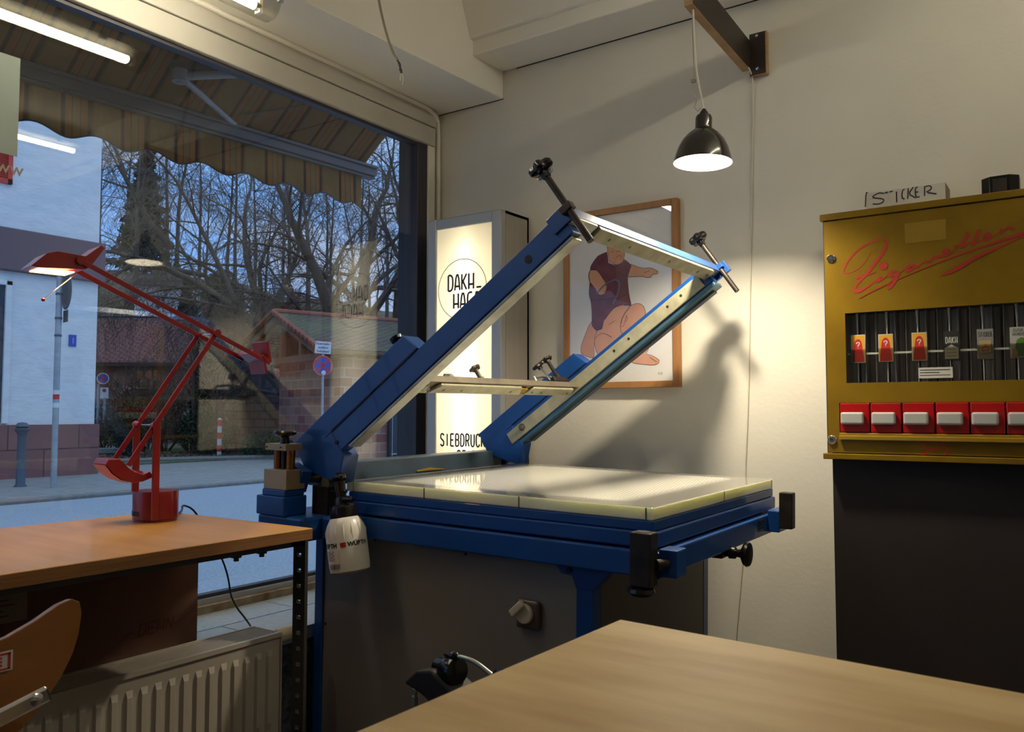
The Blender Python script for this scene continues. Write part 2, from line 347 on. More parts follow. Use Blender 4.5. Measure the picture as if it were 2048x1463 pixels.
# vacuum bed: pale acrylic with a grid of small holes on the top face
t, b, o = nodes('bed_acrylic'); v, uv = coord(t, ((1,0,0),(0,1,0),(0,0,1)))
def mth(op, a, bb=None, cc=None):
    n = t.nodes.new('ShaderNodeMath'); n.operation = op
    for i, q in enumerate((a, bb, cc)):
        if q is None: continue
        if isinstance(q, (int, float)): n.inputs[i].default_value = q
        else: t.links.new(q, n.inputs[i])
    return n.outputs[0]
row = mth('FLOOR', mth('DIVIDE', uv[1], .019)); sh = mth('MULTIPLY', mth('MODULO', row, 2), .5)
fx = mth('MULTIPLY', mth('SUBTRACT', mth('FRACT', mth('ADD', mth('DIVIDE', uv[0], .0105), sh)), .5), .0105/.0017); fy = mth('MULTIPLY', mth('SUBTRACT', mth('FRACT', mth('DIVIDE', uv[1], .019)), .5), .019/.0032)
dd = mth('SQRT', mth('ADD', mth('MULTIPLY', fx, fx), mth('MULTIPLY', fy, fy)))
dot = mth('LESS_THAN', dd, 1.)
zone = mth('MULTIPLY', mth('MULTIPLY', mth('GREATER_THAN', uv[0], .13), mth('LESS_THAN', uv[0], .86)), mth('MULTIPLY', mth('GREATER_THAN', uv[1], .09), mth('LESS_THAN', uv[1], .83)))
def soft(a, lo, hi):
    n = t.nodes.new('ShaderNodeMapRange'); n.interpolation_type = 'SMOOTHSTEP'; t.links.new(a, n.inputs['Value']); n.inputs['From Min'].default_value = lo; n.inputs['From Max'].default_value = hi; return n.outputs[0]
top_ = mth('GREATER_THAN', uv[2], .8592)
zs = mth('MULTIPLY', mth('MULTIPLY', mth('MULTIPLY', soft(uv[0],.09,.15), soft(uv[0],.90,.83)), mth('MULTIPLY', soft(uv[1],.04,.11), soft(uv[1],.88,.82))), top_)  # bed centre paler in the base colour, fading to a grey border
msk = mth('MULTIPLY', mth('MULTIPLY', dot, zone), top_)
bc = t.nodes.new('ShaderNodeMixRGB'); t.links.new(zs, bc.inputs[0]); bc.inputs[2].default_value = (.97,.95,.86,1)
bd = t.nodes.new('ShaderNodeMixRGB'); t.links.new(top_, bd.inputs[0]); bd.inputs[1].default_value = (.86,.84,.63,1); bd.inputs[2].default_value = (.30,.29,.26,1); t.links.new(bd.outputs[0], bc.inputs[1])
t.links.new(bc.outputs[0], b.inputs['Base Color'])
df = t.nodes.new('ShaderNodeBsdfDiffuse'); df.inputs[0].default_value = (.10,.10,.06,1); md_ = t.nodes.new('ShaderNodeMixShader')
t.links.new(msk, md_.inputs[0]); t.links.new(b.outputs[0], md_.inputs[1]); t.links.new(df.outputs[0], md_.inputs[2]); t.links.new(md_.outputs[0], o.inputs[0])
b.inputs['Roughness'].default_value = .05; b.inputs['Specular IOR Level'].default_value = .5
t.links.new(mth('MULTIPLY', mth('SUBTRACT', 1., top_), .6), b.inputs['Subsurface Weight']); b.inputs['Subsurface Radius'].default_value = (.10,.11,.06); b.inputs['Subsurface Scale'].default_value = .25
# lamps
emis('tube_light', (1,.92,.75), 68); emis('bulb_light', (1,.87,.64), 1080); emis('halogen_light', (1,.42,.10), 14); emis('sign_tube', (1,.92,.74), 30)
mat('clear_tube', (.7,.7,.6), .1)
# ================================================================== the room
XW, YB = -2.455, 2.93
g = lambda: G()
struct(g().box(-2.6,2.6,-2.6,3.1,-.1,0).build('floor','floor_lino'))
struct(g().box(-2.7,2.6,-2.6,3.1,2.78,2.9).build('ceiling','ceiling_paint'))
struct(g().box(-2.44,2.6,YB,YB+.15,0,2.9).build('wall_back','wall_paint'))
struct(g().box(2.5,2.6,-2.6,YB,0,2.9).build('wall_right','wall_paint'))
struct(g().box(-2.6,2.6,-2.7,-2.6,0,2.9).build('wall_front','wall_paint'))
w = g().box(-2.6,-2.02,-2.6,YB,0,.36).build('wall_left','dark_render'); struct(w)
struct(g().box(-2.62,-2.47,-2.6,3.1,2.40,2.9).build('wall_left_lintel','wall_paint'))
struct(g().box(-2.475,-2.44,2.885,3.1,0,2.9).build('wall_corner','trim_white')); struct(g().box(-2.62,-2.476,2.86,3.1,0,2.9).build('wall_corner_outer','jamb_dark'))
# window ledge of stone slabs, with open joints
G_ = g()
for a, b_ in ((-2.6,-.35),(-.345,.62),(.625,1.33),(1.335,1.94),(1.945,2.93)):
    G_.box(-2.44,-2.232,a,b_,.36,.40); G_.box(-2.228,-2.02,a+(.31 if a > 0 else 0),b_+(.31 if b_ < 2.5 and a > -2 else 0) if b_ < 2.9 else 2.93,.36,.3995)
struct(G_.build('trim_1','ledge_stone'))
struct(g().box(-2.445,-2.405,-2.6,2.885,.40,.425).build('trim_2','rusty_strip'))
# header: roller shutter box with a seam, pipe above, soffit, cornice
hd = g().box(-2.47,-2.405,-2.6,2.875,2.355,2.425).box(-2.47,-2.41,-2.6,2.875,2.268,2.352).build('trim_3','header_paint',bevel=.004); struct(hd)
pp = g().tube([(-2.40,-2.6,2.428),(-2.40,1.7,2.428),(-2.398,1.72,2.424),(-2.40,2.3,2.428),(-2.40,2.80,2.425),(-2.40,2.86,2.41),(-2.415,2.895,2.39),(-2.42,2.905,2.33),(-2.418,2.907,1.95),(-2.42,2.905,1.5),(-2.42,2.905,.45)],.0095,8).build('heating_pipe','trim_white',smooth=True)
tag(pp,'thin white painted pipe running above the shutter box and down the room corner','pipe')
sf = g().poly([(-2.47,-2.6,2.435),(-2.31,-2.6,2.435),(-2.07,2.93,2.435),(-2.47,2.93,2.435)],(0,0,.4))
struct(sf.build('trim_4','ceiling_paint',bevel=.006))
struct(g().box(-2.1,2.5,2.72,2.93,2.556,2.8).build('trim_5','ceiling_paint',bevel=.006))
struct(g().box(-2.07,2.5,2.700,2.72,2.62,2.64).poly([(-2.09,2.70,2.62),(2.5,2.70,2.62),(2.5,2.64,2.78),(-2.09,2.64,2.78)],(0,.03,0)).build('trim_6','ceiling_paint',bevel=.01))
ck = g().box(-2.44,-2.07,2.9285,2.93,2.4335,2.4365).box(-2.0,2.5,2.9285,2.93,2.553,2.5565)
struct(ck.build('trim_7','crack'))
# the shop window
wr = bpy.data.objects.new('window_1', None); col.objects.link(wr); struct(wr); wr.location = (-2.45, 1, .43)
def WP(gg, name, m, **k):
    o = gg.build(name, m, **k); o.data.transform(Matrix.Translation((2.45,-1,-.43))); o.parent = wr; return o
WP(g().box(-2.452,-2.446,-2.5,2.775,.455,2.27),'pane','window_glass')
WP(g().box(-2.50,-2.425,2.77,2.835,.42,2.40),'jamb','jamb_dark',bevel=.003)
WP(g().box(-2.475,-2.42,2.836,2.884,.42,2.27),'casing','trim_white',bevel=.004)
WP(g().box(-2.47,-2.425,-2.5,2.77,.423,.445),'bottom_rail','alu',bevel=.003)
WP(g().box(-2.462,-2.432,-2.5,2.77,.445,.457),'gasket','jamb_dark')
WP(g().box(-2.465,-2.43,-2.5,2.77,2.255,2.27),'top_gasket','jamb_dark')
# frosted film and the web address under it
fm = g().box(-2.4455,-2.4445,.35,1.10,1.775,2.055).build('window_film','frosted_film'); 
tag(fm,'pale green frosted film rectangle stuck high on the shop window','window film')
ww = font('window_lettering','www',.050,T(-2.4445,1.010,1.722) @ FACE_X,'paper_old',bold=.0004); tag(ww,'grey www lettering on the glass below the frosted film','lettering')

# ================================================================== screen printing press
o_ = Vector((-1.8049, 1.7536, .86))
cz, sz, cy, sy, cx, sx2 = math.cos(.0128), math.sin(.0128), math.cos(.0185), math.sin(.0185), math.cos(.0064), math.sin(.0064)
MP = Matrix(((cz,-sz,0),(sz,cz,0),(0,0,1))) @ Matrix(((cy,0,sy),(0,1,0),(-sy,0,cy))) @ Matrix(((1,0,0),(0,cx,-sx2),(0,sx2,cx)))
press = empty('screen_printing_press', o_ - MP @ Vector((0,0,.86)), 'large blue screen printing press with raised frame and pale perforated bed', 'printing press', rot=MP)
def pb(gg, name, m, parent=None, **k):
    o = gg.build(name, m, parent or press, dz=.86, **k); return o
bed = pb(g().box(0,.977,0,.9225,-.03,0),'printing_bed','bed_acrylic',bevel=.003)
for x0,y0,x1,y1 in ((.295,-.0006,.299,0),(.607,-.0006,.611,0),(.958,-.0006,.962,0),(.028,-.0006,.030,0)):
    pb(g().box(x0,x1,y0,y1,-.029,-.001),'edge_seam','brown_metal',bed)
pb(g().box(.977,.9776,.47,.474,-.029,-.001),'edge_seam','brown_metal',bed); pb(g().box(.977,.9776,.905,.908,-.029,-.001),'edge_seam','brown_metal',bed)
pb(g().box(.01,.9785,.0,.918,-.055,-.0305),'upper_tray','blue_paint',bevel=.003)
pb(g().box(.014,.985,-.004,.922,-.093,-.056),'lower_tray','blue_paint',bevel=.004)
pb(g().box(.04,.95,.03,.88,-.10,-.092),'gap_frame','black_steel')
# base frame and legs
pb(g().box(.02,1.0,-.014,.04,-.158,-.098),'front_beam','blue_paint',bevel=.004)
pb(g().box(.945,1.0,-.014,.93,-.158,-.0985),'side_beam','blue_paint',bevel=.004)
pb(g().box(.02,1.0,.87,.925,-.158,-.098),'rear_beam','blue_paint',bevel=.004)
pb(g().box(-.21,-.02,-.15,1.02,-.165,-.097),'hinge_carrier','blue_paint',bevel=.008)
pb(g().box(-.02,.035,-.08,1.0,-.160,-.097),'hinge_side_beam','blue_paint',bevel=.008)
pb(g().box(.85,.86,.735,.775,-.09,-.085),'shim','black_steel')
for (x0,x1,y0,y1) in ((-.150,-.116,.024,.06),(.764,.812,.024,.065),(-.150,-.116,.75,.79),(.764,.812,.75,.79)):
    pb(g().box(x0,x1,y0,y1,-.835,-.155),'leg','blue_paint',bevel=.003)
pb(g().box(-.15,.812,.02,.05,-.835,-.775).box(-.15,-.116,.03,.79,-.835,-.775).box(.77,.812,.03,.79,-.835,-.775),'foot_frame','blue_paint',bevel=.003)
pb(g().poly([(.700,.022,-.158),(.87,.022,-.158),(.812,.022,-.215),(.764,.022,-.215),(.752,.022,-.186),(.722,.022,-.184)],(0,.03,0)),'gusset','blue_paint',bevel=.002)
pb(g().cyl((.745,.016,-.172),(.745,.024,-.172),.007,n=10),'bolt','black_steel')
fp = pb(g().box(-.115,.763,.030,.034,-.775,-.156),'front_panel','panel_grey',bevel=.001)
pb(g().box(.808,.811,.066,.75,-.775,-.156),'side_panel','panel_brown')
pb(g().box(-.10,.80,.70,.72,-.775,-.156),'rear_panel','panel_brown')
for p in ((-.107,-.44),(.42,-.172),(.09,-.168),(-.107,-.765)): pb(g().lathe((p[0],.030,p[1]),(0,-1,0),[(.0045,0),(.004,.002),(.001,.003)],10),'panel_screw','black_steel',fp)
sw = pb(g().box(.592,.663,.014,.030,-.335,-.262),'rotary_switch','bakelite',bevel=.008,seg=3)
pb(g().cyl((.622,.014,-.296),(.622,.004,-.296),.026,.024),'dial','switch_cream',sw,smooth=True,bevel=.002)
pb(g().obox((.608,-.002,-.282),(.017,0,.016),(0,.007,0),(-.006,0,.007)),'pointer','switch_cream',sw,bevel=.003)
# left hinge towers
def tower(y0, sgn):
    a, b_ = sorted((y0, y0+.07*sgn))
    tw = pb(g().box(-.207,-.088,a-.008,b_+.008,-.097,-.042).box(-.19,-.092,a-.002,b_+.002,-.042,-.023),'tower_base','blue_paint',bevel=.003)
    tb = pb(g().box(-.186,-.089,a,b_,-.023,.034),'bearing_block','brass_block',bevel=.0015)
    for x in (-.166,-.112): pb(g().cyl((x,(a+b_)/2,.034),(x,(a+b_)/2,.090),.0125,n=16),'guide_pillar','brass_rod',tb,smooth=True)
    pb(g().cyl((-.139,(a+b_)/2,.034),(-.139,(a+b_)/2,.128),.009,n=14),'spindle','black_steel',tb,smooth=True)
    pb(g().box(-.187,-.098,a+.004,b_-.004,.089,.108),'top_plate','brass_block',tb,bevel=.001)
    for x in (-.18,-.12): pb(g().cyl((x,a+.004,.098),(x,a+.002,.098),.0025,n=8),'plate_screw','black_steel',tb)
    pb(g().lathe((-.139,(a+b_)/2,.108),(0,0,1),[(.014,0),(.012,.018),(.024,.022),(.033,.027),(.034,.033),(.03,.037),(.01,.038)],32),'hand_wheel','black_plastic',tb,smooth=True)
tower(-.15, 1); tower(.975, 1)
pb(g().box(-.085,-.02,-.055,.0,-.10,-.015),'stop_block','black_steel',bevel=.002)
# hinge shaft beam and brackets
hb = pb(g().box(-.165,-.10,.0,.95,-.024,.044),'hinge_beam','grey_blue',bevel=.004)
pb(g().tube([(-.0985,.43,-.006),(-.0975,.50,-.003),(-.0985,.58,-.008)],[.003,.006,.002],6),'tape_strip','gold_strip',hb)
for y in (-.075,.95): pb(g().cyl((-.125,y,.005),(-.125,y+.08,.005),.02,n=20),'hinge_pin','black_steel',smooth=True)
for y in (-.10,.965): pb(g().obox((-.118,y+.018,.008),(.030,0,-.012),(0,.018,0),(.012,0,.032)),'hinge_bracket','blue_paint',bevel=.002)
# raised frame: u runs up along the arm, n is square to it
CU, SU = math.cos(R_(36)), math.sin(R_(36))
def un(u, n, y): return Vector((u*CU - n*SU, y, .074 + u*SU + n*CU))
def ubox(gg, u0, u1, n0, n1, y0, y1): return gg.poly([un(u0,n0,y0), un(u1,n0,y0), un(u1,n1,y0), un(u0,n1,y0)], (0, y1-y0, 0))
def upoly(gg, pts, y0, y1): return gg.poly([un(a, b_, y0) for a, b_ in pts], (0, y1-y0, 0))
for y0, y1 in ((-.05,-.008),(.89,.932)):
    arm = pb(upoly(g(), [(.022,0),(.976,0),(.976,.032),(.948,.032),(.948,.064),(.38,.064),(.02,.064)], y0, y1),'frame_arm','blue_paint',bevel=.002)
    ha = pb(upoly(g(), [(-.118,.127),(.409,.127),(.432,.066),(.032,.066),(.032,0),(.032,-.02),(-.03,-.075),(-.125,.035)], y0-.003, y1+.02),'lift_arm','blue_paint',bevel=.003)
    pb(ubox(g(), .0,.22,.0635,.0655,y0-.0036,y0-.0028),'weld_seam','black_steel',ha)
    pb(ubox(g(), .25,.42,.0635,.0655,y0-.0036,y0-.0028),'weld_seam','black_steel',ha)
    pb(g().cyl(un(.03,.028,y0-.001), un(.03,.028,y0-.0045), .006, n=12),'bolt','black_steel',ha)
    if y0 < 0:
        pb(g().cyl(un(.84,.03,y0+.001), un(.84,.03,y0-.001), .011, n=16),'bolt_hole','black_steel',arm)
        pb(ubox(g(), .06,.965,-.010,-.0005,y0+.004,y0+.05),'clamp_rail','silver',bevel=.002)
    else:
        pl = pb(ubox(g(), -.005,.945,.003,.049,y0-.009,y0-.0005),'clamp_rail','cream_metal',bevel=.002)
        pb(g().lathe(un(.07,.03,y0-.009),(0,-1,0),[(.016,0),(.016,.002),(.009,.002),(.009,.008),(.006,.009)],6),'rail_bolt','brown_metal',pl)
        for u in (.55,.62,.80,.86): pb(g().cyl(un(u,.03,y0-.009),un(u,.03,y0-.0098),.005,n=8),'rail_hole','black_steel',pl)
        pb(ubox(g(), .02,.975,-.016,-.0005,y0-.002,y1+.022),'under_rail','steel_blue',bevel=.003)
        pb(ubox(g(), .05,.95,-.022,-.016,y0+.03,y1+.018),'rail_lip','grey_blue')
pb(g().box(-.05,-.02,-.052,-.006,-.02,.052),'arm_stop','brown_metal',bevel=.002)
pb(g().lathe(un(.37,.127,-.03), (-SU,0,CU), [(.006,0),(.006,.012),(.018,.014),(.02,.022),(.012,.026)], 24),'arm_knob','black_plastic',smooth=True)
cb = pb(ubox(g(), .949,1.0,.033,.067,-.050,.965),'crossbar','blue_gloss',bevel=.002)
pb(ubox(g(), .935,1.004,.026,.071,-.056,-.050),'crossbar_end','blue_paint',cb,bevel=.001)
pb(ubox(g(), .94,1.028,.018,.060,.965,.978),'crossbar_end','blue_paint',cb,bevel=.001)
cl = pb(ubox(g(), .940,.999,.0255,.0325,-.048,.07),'shim_plate','silver',bevel=.001)
c2 = g(); pts = [(.998,.080),(.998,.885),(.966,.905),(.955,.89),(.955,.095),(.966,.085)]
c2.poly([un(u,.020,y) for u, y in pts], un(0,.0125,0)-un(0,0,0)); cl = pb(c2,'screen_clamp','cream_metal',bevel=.0025)
for y in (.16,.28,.55,.78,.86): pb(g().cyl(un(.976,.020,y),un(.976,.0192,y),.005,n=10),'clamp_screw','brown_metal',cl)
for y in (.17,.66): pb(ubox(g(), .960,.985,.068,.083,y,y+.03),'wing_bolt','chrome',cb,bevel=.003); 
for y in (.14,.62,.70): pb(g().lathe(un(.970,.067,y),(-SU,0,CU),[(.008,0),(.008,.006),(.012,.007),(.01,.014)],12),'lock_nut','black_steel',cb)
for y in (-.066,.962):
    rd = pb(g().cyl(un(1.004,-.058,y), un(1.004,.165,y), .0085, n=14),'adjusting_rod','black_steel',smooth=True)
    pb(g().star(un(1.004,.148,y),(-SU,0,CU),.029,.042),'star_knob','black_plastic',rd,smooth=True)
    pb(ubox(g(), .985,1.018,.04,.058,y-.012,y+.012),'rod_bracket','black_steel' if y < 0 else 'blue_paint',rd,bevel=.001)
# middle clamp bar
mb = pb(ubox(g(), .325,.352,.012,.024,-.008,.885).poly([un(.352,.010,-.008),un(.352,.010,.885),un(.352,.032,.885),un(.352,.032,-.008)],un(.006,0,0)-un(0,0,0)),'middle_bar','brown_metal',bevel=.001)
def clampplate(ya, yb):
    q = g(); q.poly([un(.352,.001,ya+.03), un(.352,.001,yb-.028), un(.314,.001,yb), un(.314,.001,ya)], un(0,.011,0)-un(0,0,0))
    k = pb(q,'screen_clamp','cream_metal',bevel=.0025)
    for f_ in (.12,.3,.85): pb(g().cyl(un(.33,.001,ya+(yb-ya)*f_),un(.33,.0,ya+(yb-ya)*f_),.005,n=10),'clamp_screw','brown_metal',k)
clampplate(-.0,.055); clampplate(.06,.535); clampplate(.555,.875)
pb(ubox(g(), .322,.345,.002,.010,.515,.552),'bar_joint','gold_strip',mb,bevel=.001)
dn = Vector((-SU,0,CU))
def knob(u, y, h, r, m='black_steel', tilt=0.):
    d = (dn + Vector((0,tilt,0))).normalized(); b0 = un(u,.03,y)
    k = pb(g().lathe(b0, d, [(.011,-.004),(.011,h*.35),(.007,h*.4),(.007,h)],14),'knob_stem',m,mb,smooth=True); pb(g().star(b0+d*h*.86,d,r,.018),'knob_head',m,mb,smooth=True)
knob(.335,.33,.05,.017,'brown_metal'); knob(.335,.085,.03,.02,'brown_metal')
pb(g().lathe(un(.335,.024,.165),dn,[(.02,0),(.017,.02),(.008,.028)],20),'knob_base','silver',mb,smooth=True); pb(g().tube([un(.335,.03,.14),un(.335,.052,.155),un(.335,.054,.185)],[.003,.006,.005],8),'wing_lever','brown_metal',mb,smooth=True)
pb(ubox(g(), .325,.362,.032,.052,.735,.835),'slide_block','black_steel',mb,bevel=.003)
knob(.345,.80,.115,.021,'black_steel'); 
pb(g().cyl(un(.345,.03,.745),un(.345,.11,.715),.004,n=8),'pin','chrome',mb); pb(g().star(un(.345,.095,.72),(dn+Vector((0,-.3,0))).normalized(),.022,.022),'knob_head','black_steel',mb,smooth=True)
pb(g().tube([un(.34,.026,.64),un(.34,.058,.645),un(.34,.066,.70),un(.34,.062,.76)],.006,8),'clip_handle','silver',mb,smooth=True)
# corner latches on the operator side
lt = pb(g().box(.953,1.004,-.072,-.030,-.168,-.048),'latch_post','black_steel',bevel=.003)
pb(g().box(.965,.992,-.064,-.038,-.0485,-.047),'latch_hole','cabinet_black',lt)
pb(g().lathe((.975,-.055,-.168),(0,0,-1),[(.01,0),(.028,.004),(.031,.012),(.022,.02),(.008,.024)],24),'latch_knob','black_plastic',lt,smooth=True)
pb(g().box(1.0,1.045,-.02,.035,-.150,-.088),'latch_clamp','blue_paint',bevel=.003); pb(g().cyl((1.004,-.04,-.12),(1.02,-.015,-.12),.012,n=14),'latch_joint','black_steel',lt)
lt = pb(g().box(1.034,1.074,.79,.826,-.137,-.028),'latch_post','black_steel',bevel=.003)
pb(g().box(1.0,1.036,.79,.93,-.150,-.085),'latch_clamp','blue_paint',bevel=.003)
for z in (-.10,-.135): pb(g().cyl((1.036,.86,z),(1.04,.86,z),.006,n=10),'bolt','black_steel')
pb(g().cyl((1.02,.81,-.10),(1.055,.81,-.10),.012,n=12),'latch_joint','black_steel',lt)
pb(g().box(.94,.99,.42,.49,-.178,-.158),'slide_housing','black_steel',bevel=.002)
pb(g().lathe((.985,.455,-.164),(1,0,0),[(.012,0),(.012,.012),(.017,.014),(.016,.03),(.010,.034),(.012,.045),(.03,.055),(.034,.062),(.031,.068),(.01,.069)],28),'side_knob','black_plastic',smooth=True)
np_ = pb(g().box(1.0,1.001,.700,.750,-.140,-.103),'name_plate','black_steel'); pb(g().box(1.001,1.0013,.704,.746,-.108,-.106).box(1.001,1.0013,.704,.746,-.137,-.135),'plate_border','gold_strip',np_)
q = g(); write(q,'IIII',.708,-.130,.007,.016,.003,.0022,lambda p: Vector((1.0014,p.x,p.y))); pb(q,'plate_lettering','silver',np_,recalc=False)

# ================================================================== spray bottle hung on the press
BX = Matrix.Rotation(R_(-11),3,'Y')
bw = MP @ Vector((.098,-.075,-.243)) + o_
bot = empty('spray_bottle', bw, 'white pump spray bottle with black head hanging tilted from the press', 'spray bottle', rot=MP @ BX)
g().lathe((0,0,0),(0,0,1),[(.035,-.002),(.048,.0),(.055,.006),(.0565,.02),(.0565,.10),(.054,.118),(.048,.138),(.041,.150),(.036,.154)],40).build('bottle_body','bottle_white',bot,smooth=True)
q = g()
for i in range(14):
    a = 2*math.pi*i/14; x, y = math.cos(a), math.sin(a); q.tube([(x*.0555,y*.0555,.092),(x*.0545,y*.0545,.115),(x*.049,y*.049,.135)],[.0015,.003,.001],6)
q.build('grip_ribs','bottle_white',bot,smooth=True)
g().lathe((0,0,.152),(0,0,1),[(.038,0),(.038,.02),(.036,.032),(.030,.037),(.022,.038),(.02,.052),(.018,.058)],32).build('pump_cap','black_plastic',bot,smooth=True)
g().cyl((0,0,.20),(-.002,0,.255),.013,.016,n=18).build('pump_neck','black_plastic',bot,smooth=True)
g().tube([(-.022,0,.262),(-.006,0,.268),(.012,0,.264),(.018,0,.258)],[.009,.013,.012,.006],12).build('pump_handle','black_plastic',bot,smooth=True)
g().tube([(.0,0,.200),(.02,-.006,.203),(.04,-.010,.200),(.052,-.012,.196)],[.012,.011,.009,.006],12).build('nozzle','black_plastic',bot,smooth=True)
g().tube([(-.045,.005,.230),(-.02,.0,.228),(.02,0,.224)],[.003,.006,.006],8).build('trigger','black_plastic',bot,smooth=True)
def bmap(r):   # wrap a flat mark around the bottle: x is arc length, y is height
    return lambda p: Vector((math.sin(p.x/.0565+.22)*r, -math.cos(p.x/.0565+.22)*r, p.y))
def wrapfont(name, txt, size, x, z, m, bold=0.):
    o = font(name, txt, size, T(x,z,0), m, bot, bold, 1.0); f = bmap(.0576)
    for v in o.data.vertices: v.co = f(v.co) 
    return o
wrapfont('label_lettering','W\u00dcRTH',.0165,-.058,.074,'marker',.0006); wrapfont('label_lettering','W\u00dcRTH',.0165,.033,.074,'marker',.0006)
q = g(); f = bmap(.0578)
for z in (.083,.0765): q.ribbon([(.013,z),(.018,z-.001),(.023,z),(.029,z-.001)],.0056,f)
q.build('label_logo','label_red',bot,recalc=False)
q = g()
for k in range(8): q.ribbon([(-.034,.064-k*.0034),(-.008-(k%3)*.003,.064-k*.0034)],.0017,f)
for k in range(7): q.ribbon([(-.056,.064-k*.0036),(-.040-(k%2)*.003,.064-k*.0036)],.0017,f)
q.build('label_text','cable_grey',bot,recalc=False)
q = g()
for k, wd_ in enumerate((2,1,1,2,1,1,3,1,2,1,1,2)): q.ribbon([(-.032+k*.0031,.016),(-.032+k*.0031,.030)],.0009*wd_,f)
q.build('label_barcode','marker',bot,recalc=False)
q = g(); q.ribbon([(.006,.066),(.05,.066)],.0006,f); q.ribbon([(.006,.020),(.05,.020)],.0006,f); q.ribbon([(.006,.066),(.006,.020)],.0006,f); q.build('label_panel','cable_grey',bot,recalc=False)

# ================================================================== work desk on the left
desk = empty('work_desk', (-1.84,.2,0), 'orange-brown beech plywood desk on perforated steel legs under the shop window', 'desk')
def dk(gg, n, m, **k):
    o = gg.build(n, m, desk, **k); o.data.transform(Matrix.Translation((1.84,-.2,0))); return o
dk(g().box(-2.148,-1.537,-1.0,1.385,.757,.784),'desk_top','beech',bevel=.002)
dk(g().box(-1.5372,-1.5362,-1.0,1.383,.7585,.7825),'edge_ply','beech_edge')
def perf(x0, y0, name='leg'):
    q = g(); w_ = .042
    for ax in (0,1):
        def bb(a, b_, z0, z1):
            if ax == 0: q.box(x0-a, x0-b_, y0, y0-.0025, z0, z1)
            else: q.box(x0-w_, x0-w_+.0025, y0+a, y0+b_, z0, z1)
        bb(0,.014,0,.775); bb(.028,w_,0,.775)
        for k in range(42):
            bb(.014,.028,k*.0185,k*.0185+.0095)
            if k % 2: bb(.014,.028,k*.0185+.0095,k*.0185+.0185)
    return dk(q,name,'perforated_steel')
perf(-1.558,1.383)
l2 = perf(-1.558,-.90)
dk(g().box(-1.60,-1.56,-.9,1.38,.742,.757).box(-2.14,-1.56,1.34,1.38,.742,.757),'under_rail','perforated_steel')
for y in (1.20,1.27): dk(g().lathe((-1.58,y,.742),(0,0,-1),[(.012,0),(.012,.006),(.006,.007),(.006,.014)],10),'rail_bolt','perforated_steel')

# desk lamp, all swing arms in one plane
LC = Vector((-1.984,1.256,.784)); la = Vector((.987,-.163,0)).normalized(); lw = Vector((-la.y,la.x,0))
ML = Matrix((la, lw, Vector((0,0,1)))).transposed()
lamp = empty('desk_lamp', LC, 'red balanced-arm desk lamp with counterweights standing on the beech desk', 'lamp', rot=ML)
g().lathe((0,0,0),(0,0,1),[(.053,0),(.053,.004),(.055,.006),(.055,.074),(.0545,.076)],48).build('lamp_base','red_enamel',lamp,smooth=True)
q = g()
for i in range(14):
    a = R_(-150+i*6.2); q.obox((math.cos(a)*.0552,math.sin(a)*.0552,.021),(-math.sin(a)*.0017,math.cos(a)*.0017,0),(math.cos(a)*.0006,math.sin(a)*.0006,0),(0,0,.006))
q.build('vent_slots','black_plastic',lamp)
for s, z0, y in ((-1,.07,-.030),(1,.006,-.026)): g().box(s*.0575-.004,s*.0575+.004,y-.009,y+.009,z0,.249).build('upright','red_enamel',lamp,bevel=.002)
def rodp(x, a, b_, n_='arm_rod', r=.0062):
    a = Vector((x,a[0],a[1]-.784)); b_ = Vector((x,b_[0],b_[1]-.784)); d = (b_-a).normalized(); nn = Vector((0,-d.z,d.y))
    return g().poly([a-nn*r, b_-nn*r, b_+nn*r, a+nn*r], (.006 if x > 0 else -.006,0,0)).build(n_,'red_enamel',lamp,bevel=.0015)
EL = (.128,1.272); PV = (-.03,1.029); LO = (-.092,.930); HD = (-.225,1.432); CW = (.262,1.212)
for x in (-.050,.050): rodp(x, LO, EL)
for x in (-.0435,.0435): rodp(x, (HD[0]+.02,HD[1]-.013), CW)
for p, m_ in ((PV,'chrome'),(EL,'chrome')):
    g().cyl((-.05,p[0],p[1]-.784),(.05,p[0],p[1]-.784),.0013,n=8).build('axle',m_,lamp)
    for s in (-1,1): g().cyl((s*.064,p[0],p[1]-.784),(s*.040,p[0],p[1]-.784),.0095,.006,n=16).build('pivot','red_enamel',lamp,smooth=True)
# lower counterweight: red block, curved face coloured orange for lamplight; upper counterweight: plate with slots
cw = g(); pr_ = [(-.108,.947),(-.134,.947),(-.141,.934),(-.124,.912),(-.102,.896),(-.076,.886),(-.050,.888),(-.024,.898),(-.034,.912),(-.052,.906),(-.070,.914),(-.088,.926)]
cw.poly([(-.043,a,b_-.784) for a, b_ in pr_],(.086,0,0)); wt_ = cw.build('lower_counterweight','red_enamel',lamp,bevel=.002)
q = g(); fc_ = [(-.1405,.9335),(-.1235,.9115),(-.1015,.8955),(-.0755,.8855)]
q.v = [Vector((x,a-.0015,b_-.7855)) for x in (-.041,.041) for a, b_ in fc_]; q.f = [(i,i+1,i+5,i+4) for i in range(3)]; q.build('weight_face','lamplit_enamel',wt_,smooth=True)
g().obox((0,.268,.43),(.043,0,0),(0,.028,-.014),(0,.003,.006)).obox((0,.292,.447),(.043,0,0),(0,.003,.001),(0,-.006,.030)).obox((0,.280,.412),(.043,0,0),(0,.003,.001),(0,-.006,.026)).build('upper_counterweight','red_enamel',lamp,bevel=.001)
q = g()
for i in range(4): q.obox((-.028+i*.018,.250,.4372),(.006,0,0),(0,.008,-.004),(0,.0006,.0012))
q.build('weight_slots','black_plastic',lamp)
